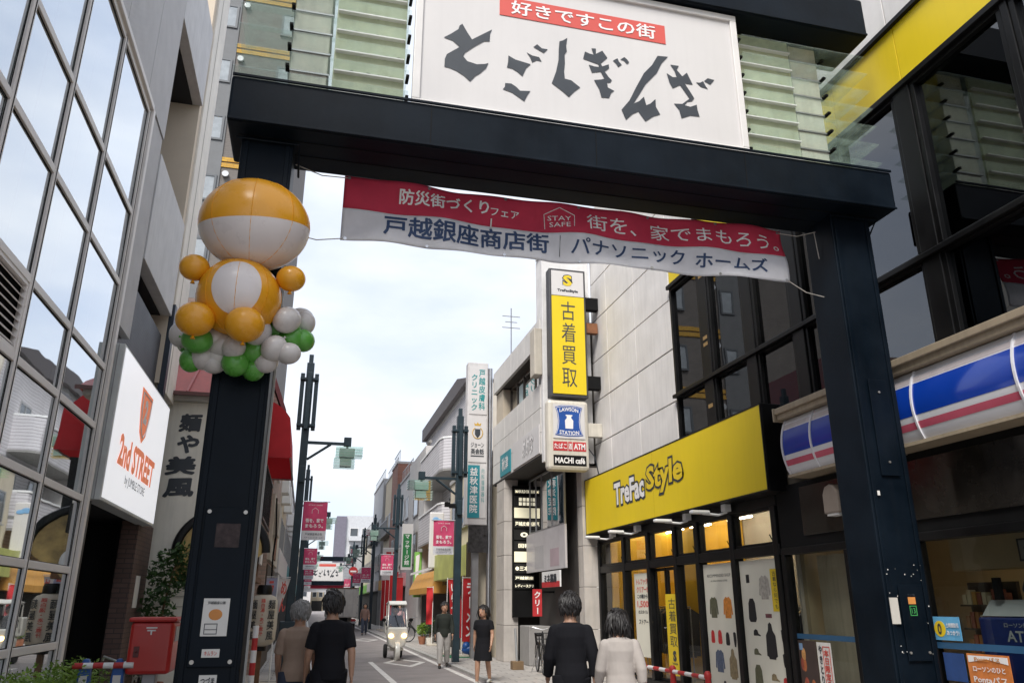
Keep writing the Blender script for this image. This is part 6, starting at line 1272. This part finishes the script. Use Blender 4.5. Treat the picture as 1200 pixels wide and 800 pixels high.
# ------------------------------------------------------------------ delivery scooter with canopy (three wheels)
scx, scy = 2.84, 26.4
sc_ = thing('delivery_scooter', 'white three wheeled delivery scooter with clear canopy and lit headlamps', 'scooter', (scx, scy, z0))
SCW = M('scooter_white', (.70, .68, .62), .3, coat=.4); zz = z0
def tyre(mb, c, r, w, ax='x'): return mb.lathe([(r * .62, -w), (r * .9, -w), (r, -w * .5), (r, w * .5), (r * .9, w), (r * .62, w)], c, 22, ax)
for x, y, r in ((0, -.62, .23), (-.24, .62, .21), (.24, .62, .21)):
    wv = part('wheel', tyre(MB(), (scx + x, scy + y, zz + r), r, .05), RUBBER, sc_, True); part('rim', MB().cyl((scx + x - .03, scy + y, zz + r), (scx + x + .03, scy + y, zz + r), r * .63, n=16), GALV, wv, True)
part('front_fender', MB().lathe([(.0, -.07), (.27, -.07), (.29, 0), (.27, .07), (0, .07)], (scx, scy - .60, zz + .25), 20, 'x'), SCW, sc_, True)
part('front_cowl', MB().prism([(-.30, .95), (.30, .95), (.34, .72), (.24, .42), (.14, .34), (-.14, .34), (-.24, .42), (-.34, .72)], 'xz', 0, .24).xf(Matrix.Translation((scx, scy - .62, zz)) @ Matrix.Shear('XY', 4, (0, 0))), SCW, sc_, bevel=.05)
for s in (-1, 1):
    hl = part('headlight', MB().ball((scx + s * .20, scy - .63, zz + .70), (.075, .04, .06), 14, 10), emit('headlamp', (1, .62, .22), 5.0), sc_, True)
    part('handle', MB().tube([(scx + s * .12, scy - .38, zz + .98), (scx + s * .36, scy - .34, zz + 1.02)], .018, 8), RUBBER, sc_); part('mirror', MB().ball((scx + s * .42, scy - .40, zz + 1.16), (.07, .02, .05), 12, 8).cyl((scx + s * .34, scy - .36, zz + 1.02), (scx + s * .41, scy - .39, zz + 1.13), .008), BLACKM, sc_)
    part('canopy_pillar', MB().tube([(scx + s * .30, scy - .50, zz + .95), (scx + s * .27, scy - .30, zz + 1.55), (scx + s * .25, scy - .1, zz + 1.66), (scx + s * .25, scy + .55, zz + 1.60), (scx + s * .24, scy + .62, zz + .9)], .02, 8), SCW, sc_, True)
part('foot_deck', MB().box(scx - .22, scx + .22, scy - .45, scy + .2, zz + .26, zz + .34), SCW, sc_, bevel=.03); part('seat_body', MB().box(scx - .2, scx + .2, scy + .12, scy + .75, zz + .34, zz + .68), SCW, sc_, bevel=.06); part('seat', MB().box(scx - .17, scx + .17, scy + .1, scy + .62, zz + .682, zz + .78), RUBBER, sc_, bevel=.04); part('rear_box', MB().box(scx - .27, scx + .27, scy + .66, scy + 1.15, zz + .72, zz + 1.25), SCW, sc_, bevel=.03)
part('canopy_roof', MB().prism([(-.42, 1.58), (-.25, 1.66), (.6, 1.62), (.6, 1.66), (-.24, 1.72), (-.46, 1.62)], 'yz', -.28, .28).xf(Matrix.Translation((scx, scy, zz))), SCW, sc_, bevel=.02)
part('windscreen', MB().add([(scx - .29, scy - .51, zz + .96), (scx + .29, scy - .51, zz + .96), (scx + .26, scy - .31, zz + 1.57), (scx - .26, scy - .31, zz + 1.57)], [(0, 1, 2, 3)]), glass('screen', (.85, .88, .88), 1.5, .04), sc_); part('wiper', MB().cyl((scx + .02, scy - .53, zz + .97), (scx - .08, scy - .42, zz + 1.3), .008), BLACKM, sc_)
part('plate', MB().box(scx - .08, scx + .08, scy - .645, scy - .635, zz + .5, zz + .58), M('truck_white', None), sc_)
rd = person('rider in dark clothes and white helmet seated on the scooter', (scx, scy + .34, z0 - .06), R(180), 1.62, CB('navyjacket', (.03, .035, .06)), DEN, SHB, seated=True, sleeve=.95)
part('helmet', MB().ball((0, -.005 * 1.6, .945 * 1.62), (.115, .135, .115), 22, 14), M('helmet_white', (.6, .6, .6), .25, coat=.5), rd, True)

# ------------------------------------------------------------------ bicycles
def bicycle(label, loc, yaw, colr, basket=True, group=None):
    t = thing('bicycle', label, 'bicycle', (0, 0, 0), group); fm = M('bike_' + colr, {'black': (.012, .012, .013), 'silver': (.4, .4, .4)}[colr], .35, .3)
    for y in (-.53, .53):
        wv = part('wheel', MB().tube([(0, y + .31 * math.cos(a), .33 + .31 * math.sin(a)) for a in [2 * math.pi * k / 28 for k in range(29)]], .02, 7, False), RUBBER, t, True); part('rim', MB().tube([(0, y + .285 * math.cos(a), .33 + .285 * math.sin(a)) for a in [2 * math.pi * k / 28 for k in range(29)]], .011, 5, False), STEEL, wv, True); sp = MB()
        for k in range(16): a = 2 * math.pi * k / 16; sp.cyl((0, y, .33), (0, y + .285 * math.cos(a), .33 + .285 * math.sin(a)), .003, n=4)
        part('spokes', sp, STEEL, wv); part('mudguard', MB().tube([(0, y + .345 * math.cos(a), .33 + .345 * math.sin(a)) for a in [R(20 + 150 * k / 14) for k in range(15)]], .022, 6), fm, t, True)
    part('frame', MB().tube([(0, .53, .33), (0, .40, .80), (0, .37, .95)], .018, 8).tube([(0, .42, .72), (0, .05, .36), (0, -.08, .30)], .018, 8).tube([(0, -.08, .30), (0, -.20, .80)], .016, 8).tube([(.04, -.53, .33), (.03, -.18, .68)], .01, 6).tube([(-.04, -.53, .33), (-.03, -.18, .68)], .01, 6).tube([(0, -.53, .33), (0, -.08, .30)], .012, 6), fm, t, True)
    part('handlebar', MB().tube([(-.27, .18, 1.0), (-.22, .30, 1.04), (0, .38, .98), (.22, .30, 1.04), (.27, .18, 1.0)], .012, 8), STEEL, t, True); part('saddle', MB().ball((0, -.24, .86), (.10, .14, .045), 16, 10), RUBBER, t, True); part('saddle_post', MB().cyl((0, -.2, .78), (0, -.22, .85), .012), STEEL, t)
    part('crank', MB().lathe([(0, -.01), (.08, -.01), (.08, .01), (0, .01)], (.05, -.08, .30), 16, 'x').box(.06, .08, -.09, -.07, .14, .30).box(-.08, -.06, -.09, -.07, .30, .46), GREY, t); part('stand', MB().cyl((.05, -.5, .32), (.14, -.56, 0), .01), STEEL, t)
    if basket:
        bk = MB()
        for i in range(8): x = -.17 + i * .049; bk.cyl((x, .72, .66), (x * 1.15, .75, .92), .004, n=4).cyl((x, .46, .66), (x * 1.15, .43, .92), .004, n=4)
        for i in range(6): y = .46 + i * .052; bk.cyl((-.17, y, .66), (-.2, y, .92), .004, n=4).cyl((.17, y, .66), (.2, y, .92), .004, n=4)
        for z, w in ((.66, .17), (.79, .185), (.92, .20)): bk.tube([(-w, .44, z), (w, .44, z), (w, .74, z), (-w, .74, z), (-w, .44, z)], .006, 5)
        part('basket', bk, fm, t)
    t.location = loc; t.rotation_euler = (0, 0, yaw); return t
bicycle('bicycle with a wire basket parked in the passage under the white board', (5.55, 19.3, 0), R(172), 'black')
bicycle('black bicycle parked before the dark shop with the orange awning', (4.95, 36.2, 0), R(70), 'black')
bicycle('black bicycle behind the hedge at the glass building', (-1.72, 9.75, 0), R(172), 'black', False)

# ------------------------------------------------------------------ post box, barriers, lantern stand, flags, plants
pbx = thing('post_box', 'red metal post box on a slim stand beside the gate pillar', 'post box', (-1.45, 9.1, 0)); PRED = M('post_red', (.52, .022, .018), .35, var=.08, coat=.2)
part('box', MB().box(-1.66, -1.25, 8.9, 9.35, .90, 1.385), PRED, pbx, bevel=.035); part('lid', MB().box(-1.68, -1.23, 8.88, 9.37, 1.386, 1.43), PRED, pbx, bevel=.018); part('stand', MB().box(-1.52, -1.39, 9.05, 9.2, 0, .899), GREY, pbx, bevel=.01)
part('foot', MB().box(-1.6, -1.3, 8.97, 9.28, 0, .03), GREY, pbx); part('lock', MB().box(-1.60, -1.55, 8.888, 8.899, 1.06, 1.16).ball((-1.575, 8.888, 1.11), .012, 8, 6), M('lock_dark', (.12, .02, .02), .5), pbx)
part('post_mark', MB().box(-1.51, -1.41, 8.894, 8.899, 1.325, 1.338).box(-1.50, -1.42, 8.894, 8.899, 1.300, 1.313).box(-1.467, -1.453, 8.894, 8.899, 1.265, 1.300), WHITEP, pbx); part('side_slot', MB().box(-1.249, -1.243, 9.0, 9.25, 1.2, 1.34), GALV, pbx)
bar = thing('barrier', 'blue barrier stands holding a red and white striped bar', 'barrier', (-1.85, 8.8, 0)); BLU = M('blue_plastic', (.02, .10, .36), .4); RDW = M('stripe_red', (.5, .03, .03), .5)
for x in (-2.02, -1.72):
    s_ = part('stand', MB().prism([(x - .11, 0), (x + .11, 0), (x + .05, .98), (x + .02, 1.05), (x - .02, 1.05), (x - .05, .98)], 'xz', 8.92, 9.0), BLU, bar, bevel=.012); part('label_plate', MB().box(x - .035, x + .035, 8.913, 8.919, .6, .9), PAPER, s_); part('foot', MB().box(x - .14, x + .14, 8.75, 9.15, 0, .06), BLU, s_, bevel=.01)
for k in range(6): part('bar', MB().cyl((-2.12 + k * .09, 8.90, .99), (-2.03 + k * .09, 8.90, .99), .028, n=12), RDW if k % 2 == 0 else WHITEP, bar, True)
br2 = thing('barrier', 'red and white striped pole barrier before the clothing shop', 'barrier', (6.2, 14, 0))
a_, b__ = on_z(786, 905), None
for k in range(10): part('bar', MB().cyl((6.35, 15.0 - k * .26, .44), (6.35, 14.74 - k * .26, .44), .035, n=12), RDW if k % 2 == 0 else WHITEP, br2, True)
for y in (15.0, 13.7, 12.4): s_ = part('stand', MB().lathe([(.16, 0), (.16, .03), (.06, .06), (.045, .42), (.06, .44), (.06, .5), (.03, .54)], (6.35, y, 0), 18), RDW, br2, True)
cn = thing('striped_post', 'red and white striped post behind the gate pillar', 'post', (-.72, 15.2, 0))
for k in range(6): part('stripe', MB().cyl((-.80, 15.2, k * .2), (-.80, 15.2, (k + 1) * .2), .05, n=12), RDW if k % 2 == 0 else WHITEP, cn, True)
part('weight', MB().lathe([(.15, 0), (.15, .05), (.06, .08)], (-.80, 15.2, 0), 16), RUBBER, cn)
# paper lantern on a stand
lx, ly = -.80, 17.0; ln = thing('paper_lantern', 'big white paper lantern with black and red characters on a stand', 'lantern', (lx, ly, 0)); LPAP = cloth_mat('lantern_paper', (.66, .60, .50), .7, .25, .1, 10)
pr_ = [(.10, .78), (.22, .82)] + [(.275 + .02 * math.sin(math.pi * (k + .5) / 6) - (.006 if k % 2 else 0), .90 + k * .12) for k in range(7)] + [(.22, 1.70), (.12, 1.74)]
part('shade', MB().lathe(pr_, (lx, ly, 0), 36), LPAP, ln, True); part('rim', MB().lathe([(.0, 1.742), (.15, 1.742), (.15, 1.86), (.12, 1.92), (0, 1.92)], (lx, ly, 0), 20).lathe([(0, .70), (.13, .70), (.13, .778), (0, .778)], (lx, ly, 0), 20), BLACK, ln, True)
part('stand', MB().box(lx - .05, lx + .05, ly - .05, ly + .05, .03, .70).box(lx - .2, lx + .2, ly - .2, ly + .2, 0, .03), WOOD, ln)
def curved(s_, ang, z0_, z1_, w, mat, bold=.016):
    vs, fs = text2d(s_, bold, True); mb = MB(); rr = .304
    for x, y, lay in vs: a = R(270 + ang) + (x - .5) * w / rr; mb.v.append((lx + (rr + lay) * math.cos(a), ly + (rr + lay) * math.sin(a), z0_ + (z1_ - z0_) * y))
    mb.f = list(fs); part('lettering', mb, mat, ln)
curved('麺屋美風', -33, .90, 1.64, .16, INK); curved('鶏白湯・あご煮汁', 2, .98, 1.66, .08, REDP, .02); curved('麺屋美風', 36, .90, 1.64, .16, INK)
# noren-like flags on stands
def nobori(label, x, y, w, z0_, z1_, mat, lean=0, letters=None, lm=None, group=None, stripes=None, nm='nobori_flag'):
    t = thing(nm, label, 'flag', (x, y, 0), group); mb = MB(); nz_ = 14; nx = 5
    for i in range(nx + 1):
        for j in range(nz_ + 1): u, v = i / nx, j / nz_; mb.v.append((x + w * u + lean * (v - 1) * .2, y + .05 * math.sin(v * 6 + u * 3) + .02 * math.sin(v * 15), z0_ + (z1_ - z0_) * v - .03 * u * math.sin(v * 3)))
    mb.f = [(i * (nz_ + 1) + j, (i + 1) * (nz_ + 1) + j, (i + 1) * (nz_ + 1) + j + 1, i * (nz_ + 1) + j + 1) for i in range(nx) for j in range(nz_)]; c = part('cloth', mb, mat, t, True)
    part('pole', MB().cyl((x - .01 * (1 if w > 0 else -1), y, .06), (x - .01 * (1 if w > 0 else -1), y, z1_ + .06), .013, n=8).cyl((x - .01, y, z1_ + .02), (x + w, y, z1_ + .02), .008, n=6), WHITE, t, True); part('base', MB().box(x - .2, x + .2, y - .2, y + .2, 0, .08), M('vent_cream', None), t, bevel=.02)
    if letters: text(c, letters, '-y', (x + w * .5, y - .08, (z0_ + z1_) / 2), abs(w) * .5, (z1_ - z0_) * .85, lm, .03, True)
    return t
FBL = cloth_mat('flag_blue_white', (.40, .42, .55), .8, .2, .3, 6); FRD = cloth_mat('flag_red', (.56, .035, .04), .8, .2, .3, 6); FWH = cloth_mat('flag_white', (.62, .58, .56), .8, .2, .3, 6)
nobori('white and blue shop flag with red strokes beside the paper lantern', -.60, 17.75, -.22, 1.25, 2.08, FBL, 0, 'ラー', REDP); nobori('white shop flag with red strokes leaning over the paper lantern', -.58, 17.95, .24, 1.35, 2.08, FWH, 1, 'めん', REDP)
nobori('red shop flag with white characters beside the cream building column', 4.86, 25.8, .42, .45, 2.35, FRD, 0, 'ラーメン', WHITEP); nobori('leaning red shop flag in front of the cloth stall', 4.62, 27.3, .40, .5, 2.35, FRD, -1, 'いらっしゃ', WHITEP); nobori('slim red flag by the orange awning', 5.0, 33.1, -.25, .8, 2.2, FRD)
RG = 'red flags by the brick building'
for k in range(4): nobori('red flag standing before the brick and white shops', 4.75, 46 + k * 2.6, .5, .6, 3.0 + .4 * (k % 2), FRD, 0, None, None, RG)
rc = thing('medical_sign', 'white sign with four red squares on the right row', 'sign', (5.0, 58, 3)); part('face', MB().box(4.55, 5.75, 52.0, 52.1, 3.0, 5.0), SIGNW, rc, bevel=.03); rs = MB()
for x in (4.78, 5.20):
    for z in (4.0, 4.42): rs.box(x, x + .32, 51.985, 51.998, z, z + .32)
part('red_square', rs, M('tag_red', None), rc); part('bracket', MB().box(5.6, 5.72, 52.02, 52.08, 2.5, 3.0), GREY, rc)
# blue bag and green mat by the stall
bgx = on_z(552, 768); bb_ = solo('blue_bag', MB().ball((bgx.x + .1, bgx.y + .6, .16), (.30, .22, .17), 16, 10).ball((bgx.x - .05, bgx.y + .55, .26), (.14, .13, .14), 12, 8), M('blue_plastic', None), 'blue plastic bag lying by the red flags', 'bag', smooth=True)
solo('green_mat', MB().box(4.35, 5.1, 25.4, 26.6, .001, .02), M('mat_green', (.02, .16, .07), .9), 'green mat on the pavement before the cream building', 'mat')
# plants
LEAF1, LEAF2 = leaf_mat('leaf_dark', (.018, .055, .014), (.06, .13, .03)), leaf_mat('leaf_bright', (.10, .20, .02), (.24, .36, .05))
sh = thing('shrub', 'dark leafy shrub growing before the ramen house wall', 'shrub', (-2.35, 14.9, 0)); lv = MB()
for c, r, n_ in (((-2.32, 14.95, 2.05), (.34, .26, .42), 520), ((-2.42, 14.95, 1.45), (.30, .26, .45), 420), ((-2.12, 14.9, 2.35), (.22, .2, .26), 220), ((-2.5, 14.9, .8), (.26, .24, .5), 300), ((-2.0, 14.95, 1.95), (.2, .18, .2), 130)): leaves(lv, c, r, n_, .05)
part('foliage', lv, LEAF1, sh); part('stem', MB().tube([(-2.4, 14.95, .2), (-2.38, 14.95, 1.0), (-2.28, 14.95, 1.8), (-2.2, 14.95, 2.3)], [.03, .025, .018, .01], 7).tube([(-2.38, 14.95, 1.0), (-2.5, 14.95, 1.5)], [.018, .008], 6), WOOD, sh, True); part('pot', MB().lathe([(.16, 0), (.22, .30), (.24, .30), (.24, .34), (.19, .34), (.17, .2)], (-2.4, 14.95, 0), 20), M('terracotta', (.32, .13, .07), .8), sh, True)
hd = thing('hedge', 'bright clipped hedge along the glass front', 'hedge', (-2.2, 7.5, 0)); lv = MB()
for k in range(26): leaves(lv, (-2.25 + .10 * math.sin(k * 2.3), 4.2 + k * .23, .80 + .05 * math.sin(k * 1.7)), (.30, .25, .22), 260, .026)
part('foliage', lv, LEAF2, hd); part('trunk', (lambda mb: [mb.cyl((-2.25, 4.3 + k * .5, .3), (-2.25, 4.3 + k * .5, .8), .02, n=6) for k in range(10)] and mb)(MB()), WOOD, hd); part('planter', MB().box(-2.6, -1.92, 3.9, 10.2, 0, .45), M('planter_grey', (.22, .21, .2), .8), hd, bevel=.015)
for i, (x, y, h) in enumerate(((5.0, 33.6, .7), (4.8, 34.3, .5), (5.2, 34.6, .8), (4.9, 35.2, .45))):
    t = thing('potted_plant', 'leafy potted plant beside the bicycle and orange awning', 'plant', (x, y, 0), 'potted plants by the orange awning'); lv = MB(); leaves(lv, (x, y, .3 + h * .6), (.26, .24, h * .5), 170, .06); part('foliage', lv, LEAF2 if i % 2 else LEAF1, t); part('stem', MB().cyl((x, y, .2), (x, y, .3 + h * .6), .015, n=6), WOOD, t); part('pot', MB().lathe([(.11, 0), (.16, .24), (.17, .28), (.13, .28)], (x, y, 0), 16), M('terracotta', None) if i % 2 else M('truck_white', None), t, True)
# antenna on the overhanging building
solo('roof_antenna', MB().cyl((5.9, 23.6, 8.95), (5.9, 23.6, 10.9), .018, n=6).box(5.6, 6.2, 23.59, 23.61, 10.2, 10.22).box(5.7, 6.1, 23.59, 23.61, 10.4, 10.42).box(5.6, 6.2, 23.59, 23.61, 10.6, 10.62), GREY, 'thin roof antenna on the pale tiled building', 'antenna')
